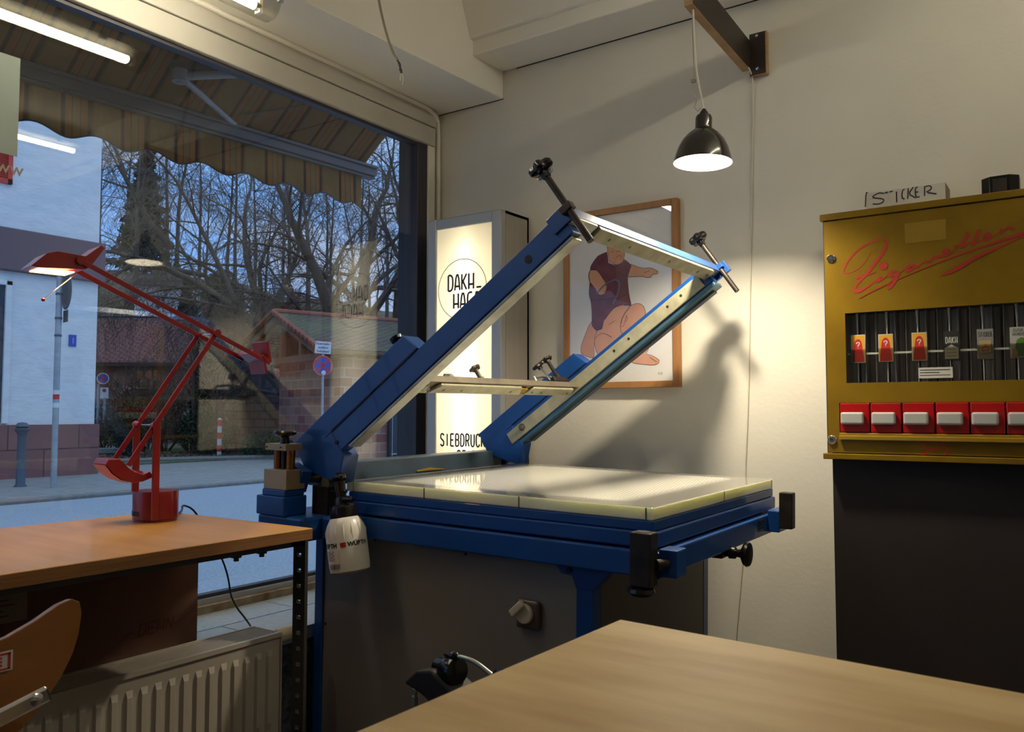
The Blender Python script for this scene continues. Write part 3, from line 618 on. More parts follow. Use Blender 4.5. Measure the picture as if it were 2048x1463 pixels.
# head
hd_ = g(); hp = [(-.318,1.398),(-.285,1.432),(-.262,1.440),(-.20,1.436),(-.165,1.468),(-.156,1.462),(-.188,1.412),(-.20,1.404),(-.30,1.396)]
hd_.poly([(-.042,a,b_-.784) for a, b_ in hp],(.084,0,0)); h_ = hd_.build('lamp_head','red_enamel',lamp,bevel=.0015)
g().box(-.034,.034,-.300,-.222,.6105,.6125).build('halogen_bulb','halogen_light',h_)
g().cyl((0,-.205,.615),(0,-.276,.545),.0012,n=8).build('head_handle','chrome',h_); g().sphere((0,-.278,.543),.0045,10).build('handle_tip','red_enamel',h_,smooth=True)
g().cyl((-.05,-.212,.640),(.05,-.212,.640),.011,n=16).build('head_pivot','red_enamel',h_,smooth=True)
q = g().tube([(-.02,.05,.012),(.0,.09,.006),(.03,.12,.004),(.06,.14,.004),(.02,.20,.004),(-.10,.25,.003),(-.20,.30,-.004),(-.22,.335,-.04),(-.21,.345,-.14),(-.19,.375,-.22),(-.18,.385,-.30),(-.18,.44,-.375),(-.16,.47,-.381)],.0028,8)
# cord run in world space: over the back of the desk, down to the ledge
cd = [(-1.98,1.31,.79),(-2.02,1.345,.789),(-2.075,1.395,.789),(-2.13,1.43,.80),(-2.17,1.50,.775),(-2.20,1.56,.70),(-2.20,1.606,.64),(-2.20,1.643,.558),(-2.20,1.654,.48),(-2.14,1.685,.405),(-2.06,1.63,.403),(-2.0,1.56,.402),(-1.998,1.45,.402)]
q = g(); iv = lamp.matrix_world.inverted()
def smooth_path(p, it=2):
    p = [Vector(a) for a in p]
    for _ in range(it):
        r = [p[0]]
        for a, b_ in zip(p, p[1:]): r += [a*.75+b_*.25, a*.25+b_*.75]
        p = r+[p[-1]]
    return p
q.tube([iv @ v for v in smooth_path(cd)],.0028,8).build('power_cord','cable_black',lamp,smooth=True)
ld = bpy.data.lights.new('halogen_beam','SPOT'); lo = bpy.data.objects.new('halogen_beam', ld); col.objects.link(lo); lo.parent = lamp
ld.energy = 2.2; ld.color = (1,.50,.18); ld.spot_size = R_(125); ld.spot_blend = .6; ld.shadow_soft_size = .02; lo.location = (0,-.26,.60)

# cardboard box on the ledge under the desk
cbx = empty('cardboard_box', (-2.2,1.0,.40), 'dark brown cardboard box on the ledge under the desk', 'cardboard box')
def bxp(gg, n, m, **k):
    o = gg.build(n, m, cbx, **k); o.data.transform(Matrix.Translation((2.2,-1.0,-.40))); return o
bxp(g().box(-2.36,-2.06,.30,1.44,.4005,.735),'carton','cardboard',bevel=.003)
bxp(g().box(-2.0605,-2.0595,.885,.982,.578,.652),'shipping_label','paper_old')
q = g()
for k in range(5): q.box(-2.0595,-2.0592,.905,.93+.012*(k%3),.640-k*.012,.643-k*.012)
bxp(q,'label_print','cardboard_mark')
fxx = lambda p: Vector((-2.0594,p.x,p.y))
q = g(); write(q,'DEHN',1.262,.476,.020,.030,.006,.004,lambda p: fxx(Vector((p.x+(p.y-.476)*.2, p.y+(p.x-1.262)*.02)))); q.ribbon([(1.20,.466),(1.245,.492),(1.255,.484)],[.001,.004,.001],fxx); q.ribbon([(1.365,.490),(1.385,.492),(1.43,.520)],[.001,.004,.001],fxx)
bxp(q,'carton_print','cardboard_mark',recalc=False)

# radiator
rad = empty('radiator', (-1.92,.6,.10), 'beige ribbed panel radiator below the window ledge', 'radiator')
def rd_(gg, n, m, par=None, **k):
    o = gg.build(n, m, par or rad, **k); o.data.transform(Matrix.Translation((1.92,-.6,-.10))); return o
prof = []; y = -.55
q = g(); ys = []; yy = -.56
ring = []
n_ = 0
while yy < 1.53:
    ring += [(yy,0),(yy+.008,0),(yy+.013,.007),(yy+.026,.007),(yy+.031,0)]; yy += .0370
ring.append((1.568,0))
zt = [(.178,0.),(.195,0.),(.215,1.),(.395,1.),(.41,0.),(.448,0.)]
o0 = 0
for z, k in zt: q.v += [Vector((-1.868+d*k, yv, z)) for yv, d in ring]
L_ = len(ring)
for i in range(len(zt)-1):
    for j in range(L_-1): q.f.append((i*L_+j, i*L_+j+1, (i+1)*L_+j+1, (i+1)*L_+j))
rd_(q,'front_plate','radiator_white')
rd_(g().box(-1.975,-1.965,-.56,1.568,.178,.448),'rear_plate','radiator_white')
rd_(g().box(-1.98,-1.862,1.568,1.573,.176,.451),'side_cover','radiator_white',bevel=.002); rd_(g().box(-1.98,-1.862,-.565,-.56,.176,.451),'side_cover','radiator_white',bevel=.002)
q = g().box(-1.872,-1.862,-.56,1.568,.440,.452).box(-1.982,-1.974,-.56,1.568,.440,.452)
for i in range(9): q.box(-1.964+i*.0102,-1.961+i*.0102,-.56,1.568,.444,.4505)
for i in range(31): q.box(-1.975,-1.87,-.55+i*.0706,-.545+i*.0706,.443,.449)
rd_(q,'top_grille','radiator_white')
rd_(g().box(-1.968,-1.874,-.55,1.56,.19,.40),'convector','cable_grey')
v_ = rd_(g().cyl((-1.92,1.573,.425),(-1.92,1.60,.425),.012).lathe((-1.92,1.60,.425),(0,1,0),[(.018,0),(.022,.006),(.022,.05),(.019,.06),(.01,.062)],24),'thermostat_valve','switch_cream',smooth=True)
rd_(g().tube([(-1.92,1.59,.42),(-1.95,1.60,.38),(-1.96,1.60,.2),(-1.96,1.60,.01)],.009,10),'pipe','cable_grey',smooth=True)

# bentwood chair
ch = empty('desk_chair', (-1.35,.28,0), 'moulded orange plywood chair with label and chrome bracket facing the desk', 'chair')
def chp(gg, n, m, par=None, **k):
    o = gg.build(n, m, par or ch, **k); o.data.transform(Matrix.Translation((1.35,-.28,0))); return o
half = [(.66,.783),(.673,.776),(.677,.758),(.671,.73),(.660,.705),(.640,.678),(.612,.652),(.58,.630),(.53,.595),(.48,.565),(.42,.535),(.37,.52)]
top = [(.638,.780),(.60,.766),(.56,.7545),(.50,.745),(.42,.738)]
YC = .31
rt = [*half]; full = rt + [(2*YC-y, z) for y, z in reversed(rt)] + [(2*YC-y, z) for y, z in top] + [(y, z) for y, z in reversed(top)]
bx = lambda y, z: -1.195 - (z-.70)*.10 - ((y-YC)**2)*.45 + max(0,(.60-z))*-.35
q = g(); b = bmesh.new()
vs = [b.verts.new((bx(y,z), y, z)) for y, z in full]; fc = b.faces.new(vs)
bmesh.ops.triangulate(b, faces=[fc]); 
me = bpy.data.meshes.new('backrest'); b.to_mesh(me); b.free(); me.transform(Matrix.Translation((1.35,-.28,0))); me.materials.append(MAT['ply_chair'])
o = bpy.data.objects.new('backrest', me); col.objects.link(o); o.parent = ch
so = o.modifiers.new('solid','SOLIDIFY'); so.thickness = .011; so.offset = 0; bv = o.modifiers.new('bev','BEVEL'); bv.width = .004; bv.segments = 3; bv.limit_method='ANGLE'
q = g(); sr = []
for i in range(9):
    t_ = i/8; x = -1.22-.03*math.sin(t_*1.5)-t_*.36; z = .46 + .10*(1-t_)**3 - .01*t_; hw = .11+.10*min(1,t_*2.2)
    sr.append([(x,YC-hw,z+.012),(x,YC-hw*.6,z),(x,YC+hw*.6,z),(x,YC+hw,z+.012),(x,YC+hw,z+.001),(x,YC-hw,z+.001)])
chp(q.rings(sr),'seat','ply_chair',smooth=True)
chp(g().box(bx(.545,.725)+.0075,bx(.545,.725)+.009,.50,.562,.712,.738),'maker_label','card_white'); 
q = g(); xl = bx(.545,.725)+.0092; q.box(xl,xl+.0006,.503,.559,.734,.736).box(xl,xl+.0006,.503,.559,.714,.716).box(xl,xl+.0006,.556,.559,.714,.736); 
for k in range(3): q.box(xl,xl+.0006,.506,.548,.719+k*.005,.7215+k*.005)
chp(q,'label_print','card_red')
chp(g().obox((-1.175,.545,.668),(.004,0,0),(0,.048,.012),(0,-.004,.011)).obox((-1.172,.50,.648),(.006,0,0),(0,.012,-.004),(0,.006,.03)),'bracket','chrome',bevel=.004)
chp(g().lathe((-1.172,.575,.676),(1,0,0),[(.009,0),(.008,.003),(.003,.005)],14),'bracket_screw','chrome',smooth=True)
for s in (-1,1):
    for x1 in (-1.16,-1.56): chp(g().tube([(-1.38,YC+s*.05,.445),(x1*.7-1.38*.3,YC+s*.15,.435),(x1,YC+s*.22,.02)],.010,12),'leg','chrome',smooth=True)
    chp(g().cyl((-1.16,YC+s*.22,.02),(-1.16,YC+s*.22,.0),.013).cyl((-1.56,YC+s*.22,.02),(-1.56,YC+s*.22,.0),.013),'foot_cap','black_plastic')
chp(g().tube([(-1.178,.50,.65),(-1.17,.47,.60),(-1.19,.45,.50),(-1.30,.42,.445)],.009,10),'back_support','chrome',smooth=True)

# foreground plywood table
tb = empty('plywood_table', (0,.2,0), 'pale birch plywood worktable in the near foreground', 'table')
def tbp(gg, n, m, **k):
    o = gg.build(n, m, tb, **k); o.data.transform(Matrix.Translation((0,-.2,0))); return o
tbp(g().poly([(-.495,.956,.776),(.95,.840,.776),(.95,-.7,.776),(-.520,-.7,.776)],(0,0,.024)),'table_top','birch',bevel=.003)
for x, y in ((-.44,.86),(.86,.75),(-.44,-.6),(.86,-.6)): tbp(g().box(x-.03,x+.03,y-.03,y+.03,0,.776),'leg','birch_edge',bevel=.003)
tbp(g().box(-.44,.86,.84,.87,.69,.775).box(-.44,.86,-.62,-.59,.69,.775),'apron','birch_edge')

# tripod
tp = empty('tripod', (-1.02,1.28,0), 'black camera tripod with pan handle in front of the press', 'tripod')
def tpp(gg, n, m, par=None, **k):
    o = gg.build(n, m, par or tp, **k); o.data.transform(Matrix.Translation((1.02,-1.28,0))); return o
wd_g = G(); wp = [(-1.103,.541),(-1.070,.569),(-1.035,.576),(-.985,.548),(-.955,.515),(-1.00,.50),(-1.06,.528)]
wd_g.poly([(x,1.225,z) for x, z in wp],(.018,.055,0)); hh = tpp(wd_g,'tilt_head','black_rubber',bevel=.005)
tpp(g().cyl((-1.03,1.25,.535),(-1.03,1.27,.40),.026,.022),'head_column','black_rubber')
tpp(g().lathe((-1.030,1.262,.572),(.75,-.25,.08),[(.017,-.02),(.017,.004),(.019,.005),(.019,.012),(.022,.014),(.026,.018),(.027,.038),(.024,.046),(.010,.048)],28),'pan_knob','black_plastic',hh,smooth=True)
tpp(g().tube(smooth_path([(-.996,1.25,.603),(-.970,1.25,.604),(-.945,1.25,.600),(-.918,1.25,.588),(-.895,1.25,.577)]),.0042,10),'pan_handle','silver',hh,smooth=True)
tpp(g().lathe((-.990,1.25,.603),(-1,0,-.05),[(.005,-.004),(.0085,.0),(.0095,.012),(.006,.024),(.002,.031)],16),'handle_grip','black_plastic',hh,smooth=True)
tpp(g().tube([(-.888+.016*math.cos(a/8*math.pi),1.25,.577+.017*math.sin(a/8*math.pi)) for a in range(-2,12)],.0055,8),'handle_joint','black_plastic',hh,smooth=True)
tpp(g().sphere((-1.087,1.245,.527),.0065,12),'lock_ball','chrome',hh,smooth=True); tpp(g().cyl((-1.087,1.245,.522),(-1.0875,1.245,.512),.004,n=12).cyl((-1.0875,1.245,.513),(-1.088,1.245,.497),.0075,n=6),'lock_screw','silver',hh)
tpp(g().cyl((-1.03,1.27,.46),(-1.02,1.28,.30),.014),'centre_column','black_steel',smooth=True)
for a in (30,150,270):
    tpp(g().tube([(-1.02+.02*math.cos(R_(a)),1.28+.02*math.sin(R_(a)),.40),(-1.02+.22*math.cos(R_(a)),1.28+.22*math.sin(R_(a)),.008)],[.013,.008],10),'leg','black_steel',smooth=True)

# ================================================================== light box sign in the corner
lb = empty('light_box_sign', (-2.13,2.82,.72), 'tall lit screen printing studio light box sign with grey metal frame in the corner', 'illuminated sign')
def lbp(gg, n, m, par=None, **k):
    o = gg.build(n, m, par or lb, **k); o.data.transform(Matrix.Translation((2.13,-2.82,-.72))); return o
X0, X1, Y0, Y1, Z0, Z1 = -2.322,-1.935,2.72,2.925,.72,1.886
lbp(g().box(X1-.012,X1,Y0+.035,Y1,Z0,Z1).box(X0,X0+.012,Y0+.035,Y1,Z0,Z1).box(X0,X1,Y0+.035,Y1,Z1-.012,Z1).box(X0,X1,Y0+.035,Y1,Z0,Z0+.012).box(X0,X1,Y1-.012,Y1,Z0,Z1),'case','sign_side')
fr_ = g()
for a in ((X0,X0+.048,Z0,Z1),(X1-.048,X1,Z0,Z1),(X0+.048,X1-.048,Z1-.046,Z1),(X0+.048,X1-.048,Z0,Z0+.046)): fr_.box(a[0],a[1],Y0,Y0+.036,a[2],a[3])
lbp(fr_,'frame','sign_frame',bevel=.005)
pn = lbp(g().box(X0+.04,X1-.04,Y0+.006,Y0+.009,Z0+.03,Z1-.03),'opal_panel','opal_acrylic')
lbp(g().box(X0+.012,X1-.012,Y1-.016,Y1-.013,Z0+.012,Z1-.012),'reflector','enamel_white')
lbp(g().cyl((-2.128,2.785,Z0+.10),(-2.128,2.785,Z1-.10),.013,n=12),'fluorescent_tube','sign_tube')
fy = lambda p: Vector((p.x, Y0+.0045, p.y))
q = g(); q.ribbon([(-2.137+.127*math.cos(R_(a)),1.575+.127*math.sin(R_(a))) for a in range(0,361,6)],.003,fy)
lbp(q,'circle_line','sign_ink',pn,recalc=False); q = g(); write(q,'DAKH',-2.212,1.572,.027,.066,.0095,.0088,fy); write(q,'_',-2.062,1.577,.026,.01,.0,.008,fy); write(q,'HAGA',-2.182,1.496,.027,.062,.0095,.0088,fy); lbp(q,'name_lettering','sign_ink',pn,recalc=False); q = g()
write(q,'SIEBDRUCK',-2.249,.921,.0185,.050,.0083,.0072,fy); write(q,'STUDIO',-2.160,.853,.0185,.050,.0083,.0072,fy)
lbp(q,'studio_lettering','sign_ink',pn,recalc=False)

# ================================================================== framed print
pic = empty('framed_picture', (-1.50,2.915,1.155), 'oak framed cartoon print of a standing man and a crouching man on the back wall', 'picture')
def pcp(gg, n, m, par=None, **k):
    o = gg.build(n, m, par or pic, **k); o.data.transform(Matrix.Translation((1.50,-2.915,-1.155))); return o
px0, px1, pz0, pz1 = -1.749,-1.248,1.155,1.869
q = g()
for a in ((px0,px0+.025,pz0,pz1),(px1-.025,px1,pz0,pz1),(px0+.025,px1-.025,pz1-.025,pz1),(px0+.025,px1-.025,pz0,pz0+.025)): q.box(a[0],a[1],2.898,2.929,a[2],a[3])
pcp(q,'frame','oak_frame',bevel=.002)
pp_ = pcp(g().box(px0+.02,px1-.02,2.9075,2.912,pz0+.02,pz1-.02),'print','print_paper')
ZIG= [([(-0.5319, 1.5513), (-0.5377, 1.5358), (-0.5518, 1.5168), (-0.5714, 1.4996), (-0.5923, 1.4928), (-0.6077, 1.4913), (-0.6132, 1.4978), (-0.6101, 1.5123), (-0.5956, 1.5361), (-0.5701, 1.5599), (-0.5395, 1.577), (-0.5122, 1.5861), (-0.4934, 1.5862), (-0.4864, 1.5767), (-0.4887, 1.5595), (-0.4998, 1.5405), (-0.5192, 1.5163), (-0.5359, 1.4947), (-0.5527, 1.4758), (-0.5695, 1.4597), (-0.5795, 1.4459), (-0.5838, 1.436), (-0.5729, 1.4321), (-0.5563, 1.4366), (-0.5342, 1.4508), (-0.5095, 1.4689)], [0.00093, 0.00124, 0.00155, 0.00186, 0.00186, 0.00217, 0.0031, 0.00433, 0.00495, 0.00495, 0.00433, 0.00371, 0.00371, 0.00495, 0.00681, 0.00805, 0.00805, 0.00743, 0.00619, 0.00495, 0.00433, 0.00929, 0.0099, 0.00619, 0.0031, 0.00248]), ([(-0.5761, 1.4751), (-0.5444, 1.4794), (-0.5212, 1.4874)], [0.00805, 0.00433, 0.00186]), ([(-0.5053, 1.4743), (-0.5165, 1.4579), (-0.5097, 1.4588), (-0.4908, 1.47), (-0.4773, 1.4803)], [0.00619, 0.01052, 0.00433, 0.00186, 0.00186]), ([(-0.4613, 1.4851), (-0.4745, 1.4844), (-0.4827, 1.4736), (-0.4749, 1.4691), (-0.4615, 1.4759), (-0.4557, 1.4805), (-0.4618, 1.4645), (-0.4714, 1.4467), (-0.4842, 1.432), (-0.4867, 1.4394), (-0.4752, 1.4571), (-0.451, 1.4792), (-0.4351, 1.4905)], [0.00433, 0.00743, 0.00929, 0.00495, 0.00619, 0.00805, 0.00929, 0.00929, 0.00681, 0.00248, 0.00186, 0.00186, 0.00186]), ([(-0.4091, 1.4979), (-0.4246, 1.4966), (-0.4345, 1.4833), (-0.425, 1.481), (-0.4132, 1.4898), (-0.4092, 1.4951), (-0.4055, 1.4899), (-0.3964, 1.4966), (-0.3834, 1.5057)], [0.00371, 0.00805, 0.01052, 0.00433, 0.00371, 0.00743, 0.00805, 0.00186, 0.00186]), ([(-0.3834, 1.5066), (-0.3708, 1.5039), (-0.3682, 1.5078), (-0.3579, 1.516), (-0.338, 1.5158), (-0.333, 1.5181)], [0.00433, 0.00805, 0.00248, 0.00619, 0.00681, 0.00186]), ([(-0.3328, 1.5236), (-0.3216, 1.5266), (-0.3166, 1.5316), (-0.3263, 1.5349), (-0.334, 1.5252), (-0.333, 1.5181), (-0.3231, 1.517), (-0.3106, 1.524), (-0.2981, 1.5337)], [0.00248, 0.00248, 0.00619, 0.00495, 0.00929, 0.00805, 0.00495, 0.00186, 0.00186]), ([(-0.3041, 1.5391), (-0.2906, 1.5412)], [0.00743, 0.00619]), ([(-0.2679, 1.5771), (-0.2781, 1.5577), (-0.2884, 1.5354), (-0.2835, 1.5362), (-0.2663, 1.548)], [0.00867, 0.00805, 0.00805, 0.00371, 0.00248]), ([(-0.239, 1.5832), (-0.2491, 1.5625), (-0.2593, 1.539)], [0.00867, 0.00805, 0.00743]), ([(-0.2664, 1.5453), (-0.2495, 1.5474), (-0.2304, 1.5526)], [0.00619, 0.00433, 0.00186]), ([(-0.2268, 1.5557), (-0.2161, 1.5598), (-0.2112, 1.566), (-0.2193, 1.5692), (-0.2284, 1.5586), (-0.2257, 1.5509), (-0.2163, 1.5517), (-0.202, 1.5608), (-0.1902, 1.5689)], [0.0031, 0.0031, 0.00619, 0.00557, 0.00929, 0.00805, 0.00433, 0.00186, 0.00186]), ([(-0.183, 1.5774), (-0.1904, 1.5608), (-0.1761, 1.5752), (-0.1656, 1.582), (-0.1545, 1.5711)], [0.00805, 0.00805, 0.0031, 0.00495, 0.00929]), ([(-0.5692, 1.4098), (-0.5292, 1.43), (-0.486, 1.448)], [0.00124, 0.0031, 0.00248]), ([(-0.462, 1.4573), (-0.3967, 1.4825), (-0.3085, 1.5113), (-0.212, 1.5389), (-0.1315, 1.5589), (-0.1062, 1.5651)], [0.00186, 0.00248, 0.00371, 0.00557, 0.00805, 0.00681]), ([(-0.3432, 1.4591), (-0.3096, 1.4698), (-0.2483, 1.5048), (-0.1773, 1.5322), (-0.1198, 1.5575)], [0.00124, 0.01114, 0.00805, 0.00495, 0.00248])]
ZDOT= [(-0.4967, 1.503)]
SEITZ= [([(-0.3839, 0.9709), (-0.396, 0.9703), (-0.4004, 0.9613), (-0.3914, 0.9554), (-0.389, 0.9483), (-0.3984, 0.9391), (-0.4082, 0.9377), (-0.4074, 0.9431)], 0.0048), ([(-0.3857, 0.9509), (-0.3778, 0.9564), (-0.3822, 0.961), (-0.3863, 0.9537), (-0.3803, 0.9481), (-0.372, 0.9558)], 0.0032), ([(-0.3693, 0.962), (-0.3715, 0.9512), (-0.3623, 0.9579)], 0.0036), ([(-0.3515, 0.9787), (-0.3599, 0.9522)], 0.004), ([(-0.3637, 0.9657), (-0.3444, 0.9696)], 0.0028), ([(-0.3492, 0.9688), (-0.3379, 0.9733), (-0.3456, 0.9611), (-0.3373, 0.9613), (-0.3386, 0.9478), (-0.3443, 0.9363), (-0.3473, 0.9419), (-0.333, 0.9564)], 0.0032)]
STK= [[(-0.501, 1.7404), (-0.5156, 1.7444), (-0.5339, 1.7364), (-0.5324, 1.7301), (-0.5062, 1.7245), (-0.4999, 1.7171), (-0.5131, 1.7084), (-0.5344, 1.7115)], [(-0.4993, 1.7419), (-0.475, 1.7428)], [(-0.4879, 1.742), (-0.487, 1.7117)], [(-0.4654, 1.7403), (-0.4652, 1.7068)], [(-0.4414, 1.7436), (-0.4484, 1.7423), (-0.4506, 1.7187), (-0.4427, 1.714)], [(-0.4318, 1.7457), (-0.4342, 1.7128)], [(-0.4176, 1.747), (-0.4322, 1.7282), (-0.4122, 1.713)], [(-0.4051, 1.745), (-0.4123, 1.7444), (-0.4121, 1.7147), (-0.4006, 1.7148)], [(-0.4127, 1.7305), (-0.4039, 1.7302)], [(-0.3865, 1.7439), (-0.3872, 1.7145)], [(-0.3881, 1.7424), (-0.3726, 1.7451), (-0.3666, 1.7373), (-0.3729, 1.7296), (-0.3854, 1.7264), (-0.3543, 1.7165)], [(-0.5562, 1.7049), (-0.5535, 1.7501), (-0.5475, 1.7503)]]
ART= {'shirt': [(-1.5917, 1.6839), (-1.5727, 1.6903), (-1.5507, 1.6963), (-1.5447, 1.6509), (-1.5169, 1.638), (-1.4861, 1.6437), (-1.4768, 1.6605), (-1.4436, 1.6323), (-1.456, 1.6032), (-1.4622, 1.5873), (-1.4567, 1.5209), (-1.4439, 1.4706), (-1.4813, 1.4816), (-1.5181, 1.4732), (-1.5431, 1.45), (-1.5682, 1.4239), (-1.5747, 1.3908), (-1.5987, 1.3849), (-1.6202, 1.4046), (-1.6199, 1.4609), (-1.6235, 1.5006), (-1.6342, 1.5353), (-1.6274, 1.5914), (-1.6337, 1.6146), (-1.6253, 1.6308), (-1.6271, 1.6423), (-1.6077, 1.6687)], 'armL': [(-1.6272, 1.6299), (-1.5953, 1.629), (-1.5733, 1.5976), (-1.5578, 1.5794), (-1.5498, 1.5564), (-1.5625, 1.5295), (-1.5833, 1.5245), (-1.5978, 1.538), (-1.6053, 1.5555), (-1.6339, 1.5891), (-1.635, 1.6147)], 'armR': [(-1.4466, 1.6364), (-1.396, 1.6138), (-1.3636, 1.6144), (-1.3317, 1.5978), (-1.3347, 1.5873), (-1.3551, 1.5881), (-1.361, 1.5768), (-1.3798, 1.5769), (-1.3992, 1.5858), (-1.4622, 1.5862), (-1.456, 1.6032)], 'head': [(-1.5505, 1.7188), (-1.5409, 1.7513), (-1.5097, 1.7587), (-1.4791, 1.7439), (-1.4722, 1.6987), (-1.4749, 1.6658), (-1.4861, 1.6421), (-1.5107, 1.6379), (-1.5403, 1.656), (-1.5475, 1.696)], 'legL': [(-1.622, 1.4216), (-1.6158, 1.3988), (-1.5987, 1.3849), (-1.6015, 1.3531), (-1.613, 1.3313), (-1.6102, 1.2753), (-1.6389, 1.2819), (-1.6723, 1.2973), (-1.6721, 1.3256), (-1.6545, 1.3671), (-1.6349, 1.4083)], 'body': [(-1.5683, 1.4211), (-1.5431, 1.45), (-1.5181, 1.4749), (-1.4813, 1.4816), (-1.4511, 1.4657), (-1.4394, 1.4321), (-1.464, 1.379), (-1.4161, 1.3709), (-1.4166, 1.3222), (-1.4289, 1.2686), (-1.471, 1.2619), (-1.5136, 1.258), (-1.5756, 1.2629), (-1.6037, 1.3029), (-1.6117, 1.3481), (-1.5987, 1.3849), (-1.5747, 1.3936)], 'hips': [(-1.428, 1.3715), (-1.3924, 1.375), (-1.3673, 1.3655), (-1.3635, 1.3385), (-1.3726, 1.304), (-1.3886, 1.2843), (-1.3583, 1.2766), (-1.3307, 1.2596), (-1.3326, 1.2459), (-1.3558, 1.2392), (-1.3996, 1.2443), (-1.4381, 1.2494), (-1.4529, 1.2597), (-1.4711, 1.2483), (-1.5015, 1.2504), (-1.523, 1.2445), (-1.5477, 1.242), (-1.557, 1.2512), (-1.5135, 1.2827)], 'head2': [(-1.4541, 1.4714), (-1.433, 1.4807), (-1.4091, 1.48), (-1.3915, 1.4668), (-1.3847, 1.4393), (-1.3921, 1.4019), (-1.4102, 1.3705), (-1.4522, 1.3456), (-1.4883, 1.3639), (-1.4954, 1.3973), (-1.4847, 1.4351)]}
ARTW= [[(-1.5991, 1.5313), (-1.5736, 1.5584), (-1.5422, 1.5752), (-1.5142, 1.5838), (-1.4958, 1.5711), (-1.5005, 1.53), (-1.5254, 1.4865)]]
ARTL= [[(-1.6272, 1.6299), (-1.6048, 1.6316), (-1.5953, 1.6279), (-1.5733, 1.5976), (-1.5498, 1.5564), (-1.5625, 1.5295), (-1.5833, 1.5245)], [(-1.5136, 1.6644), (-1.4981, 1.6766), (-1.4828, 1.6694), (-1.4921, 1.6593)], [(-1.532, 1.6915), (-1.5195, 1.6957)], [(-1.5103, 1.6919), (-1.4918, 1.6943)], [(-1.6066, 1.3534), (-1.5875, 1.372), (-1.5623, 1.3734), (-1.5314, 1.3551)], [(-1.5465, 1.4058), (-1.5155, 1.4205)], [(-1.4634, 1.4392), (-1.4727, 1.4178), (-1.479, 1.3963), (-1.4942, 1.3944)], [(-1.4695, 1.4341), (-1.4605, 1.428), (-1.4697, 1.4122)], [(-1.4194, 1.3331), (-1.4048, 1.3108), (-1.4169, 1.2897), (-1.4528, 1.2803)], [(-1.37, 1.2717), (-1.3412, 1.252)], [(-1.3902, 1.5969), (-1.3666, 1.6028)], [(-1.6215, 1.5061), (-1.5739, 1.508), (-1.4994, 1.5078), (-1.4627, 1.5214)], [(-1.4511, 1.4684), (-1.4817, 1.4349), (-1.4942, 1.3972)]]

def flat(pts, y): 
    q = g(); q.v = [Vector((a, y, b_)) for a, b_ in pts]; q.f = [tuple(range(len(pts)))]; return q
fyp = lambda y: (lambda p: Vector((p.x, y, p.y)))
for i, (k, mm_) in enumerate((('legL','skin_ink'),('body','skin_ink'),('hips','skin_ink'),('head','skin_ink'),('armR','skin_ink'),('shirt','shirt_ink'),('armL','skin_ink'),('head2','skin_ink'))):
    y = 2.9072-i*.00012; nm = {'legL':'leg','body':'crouching_body','hips':'crouching_hips','head':'head','armR':'pointing_arm','shirt':'shirt','armL':'folded_arm','head2':'crouching_head'}[k]
    f1 = pcp(flat(ART[k], y),'printed_'+nm,mm_,pp_,recalc=False)
    q = g(); q.ribbon(ART[k]+[ART[k][0]],.0017,fyp(y-.00005)); pcp(q,'printed_outline','line_ink',pp_,recalc=False)
q = g()
for s in ARTW: q.ribbon(s,.006,fyp(2.9061))
pcp(q,'printed_stick','whip_ink',pp_,recalc=False)
q = g()
for s in ARTL: q.ribbon(s,.0015,fyp(2.9060))
write(q,'RB',-1.335,1.204,.006,.008,.005,.0008,fyp(2.906))
pcp(q,'printed_lines','line_ink',pp_,recalc=False)
pcp(g().box(px0+.022,px1-.022,2.9025,2.9045,pz0+.022,pz1-.022),'glass','picture_glass')

# ================================================================== wall arm with pendant lamp
ar = empty('lamp_bracket', (-.94,2.93,2.34), 'dark faced plywood arm on a wall plate carrying the pendant lamp', 'bracket')
def arp(gg, n, m, par=None, **k):
    o = gg.build(n, m, par or ar, **k); o.data.transform(Matrix.Translation((.94,-2.93,-2.34))); return o
a1 = arp(g().poly([(-.992,2.905,2.292),(-.992,2.375,2.318),(-.992,2.375,2.43),(-.992,2.905,2.40)],(.028,0,0)),'arm','ply_light')
arp(g().poly([(-.9638,2.904,2.294),(-.9638,2.376,2.320),(-.9638,2.376,2.429),(-.9638,2.904,2.399)],(.0012,0,0)),'arm_face','arm_black',a1)
arp(g().box(-.966,-.903,2.906,2.928,2.268,2.424),'wall_plate','ply_light',bevel=.001); arp(g().box(-.965,-.908,2.9048,2.906,2.270,2.423),'plate_face','arm_black')
for z in (2.292,2.412): arp(g().lathe((-.938,2.905,z),(0,-1,0),[(.006,0),(.005,.002),(.001,.003)],12),'plate_screw','chrome')
pd = empty('pendant_lamp', (-.95,2.405,1.82), 'black enamel bell pendant lamp hanging lit over the press', 'pendant lamp')
def pdp(gg, n, m, par=None, **k):
    o = gg.build(n, m, par or pd, **k); o.data.transform(Matrix.Translation((.95,-2.405,-1.82))); return o
PC = Vector((-.95,2.405,0)); TL = Vector((.03,.02,1)).normalized()
pc = (-.950,2.405,1.825)
out = [(.088,0),(.0875,.004),(.084,.022),(.077,.045),(.066,.068),(.050,.088),(.034,.101),(.027,.106),(.0255,.112),(.0255,.140),(.022,.148),(.013,.151)]
inn = [(.012,.149),(.020,.145),(.0235,.138),(.0235,.108),(.032,.098),(.048,.085),(.064,.065),(.075,.043),(.082,.021),(.086,.004),(.088,0)]
pdp(g().lathe(pc,TL,out,48,caps=False),'shade','lamp_black',smooth=True)
pdp(g().lathe(pc,TL,inn,48,caps=False),'shade_lining','enamel_white',smooth=True)
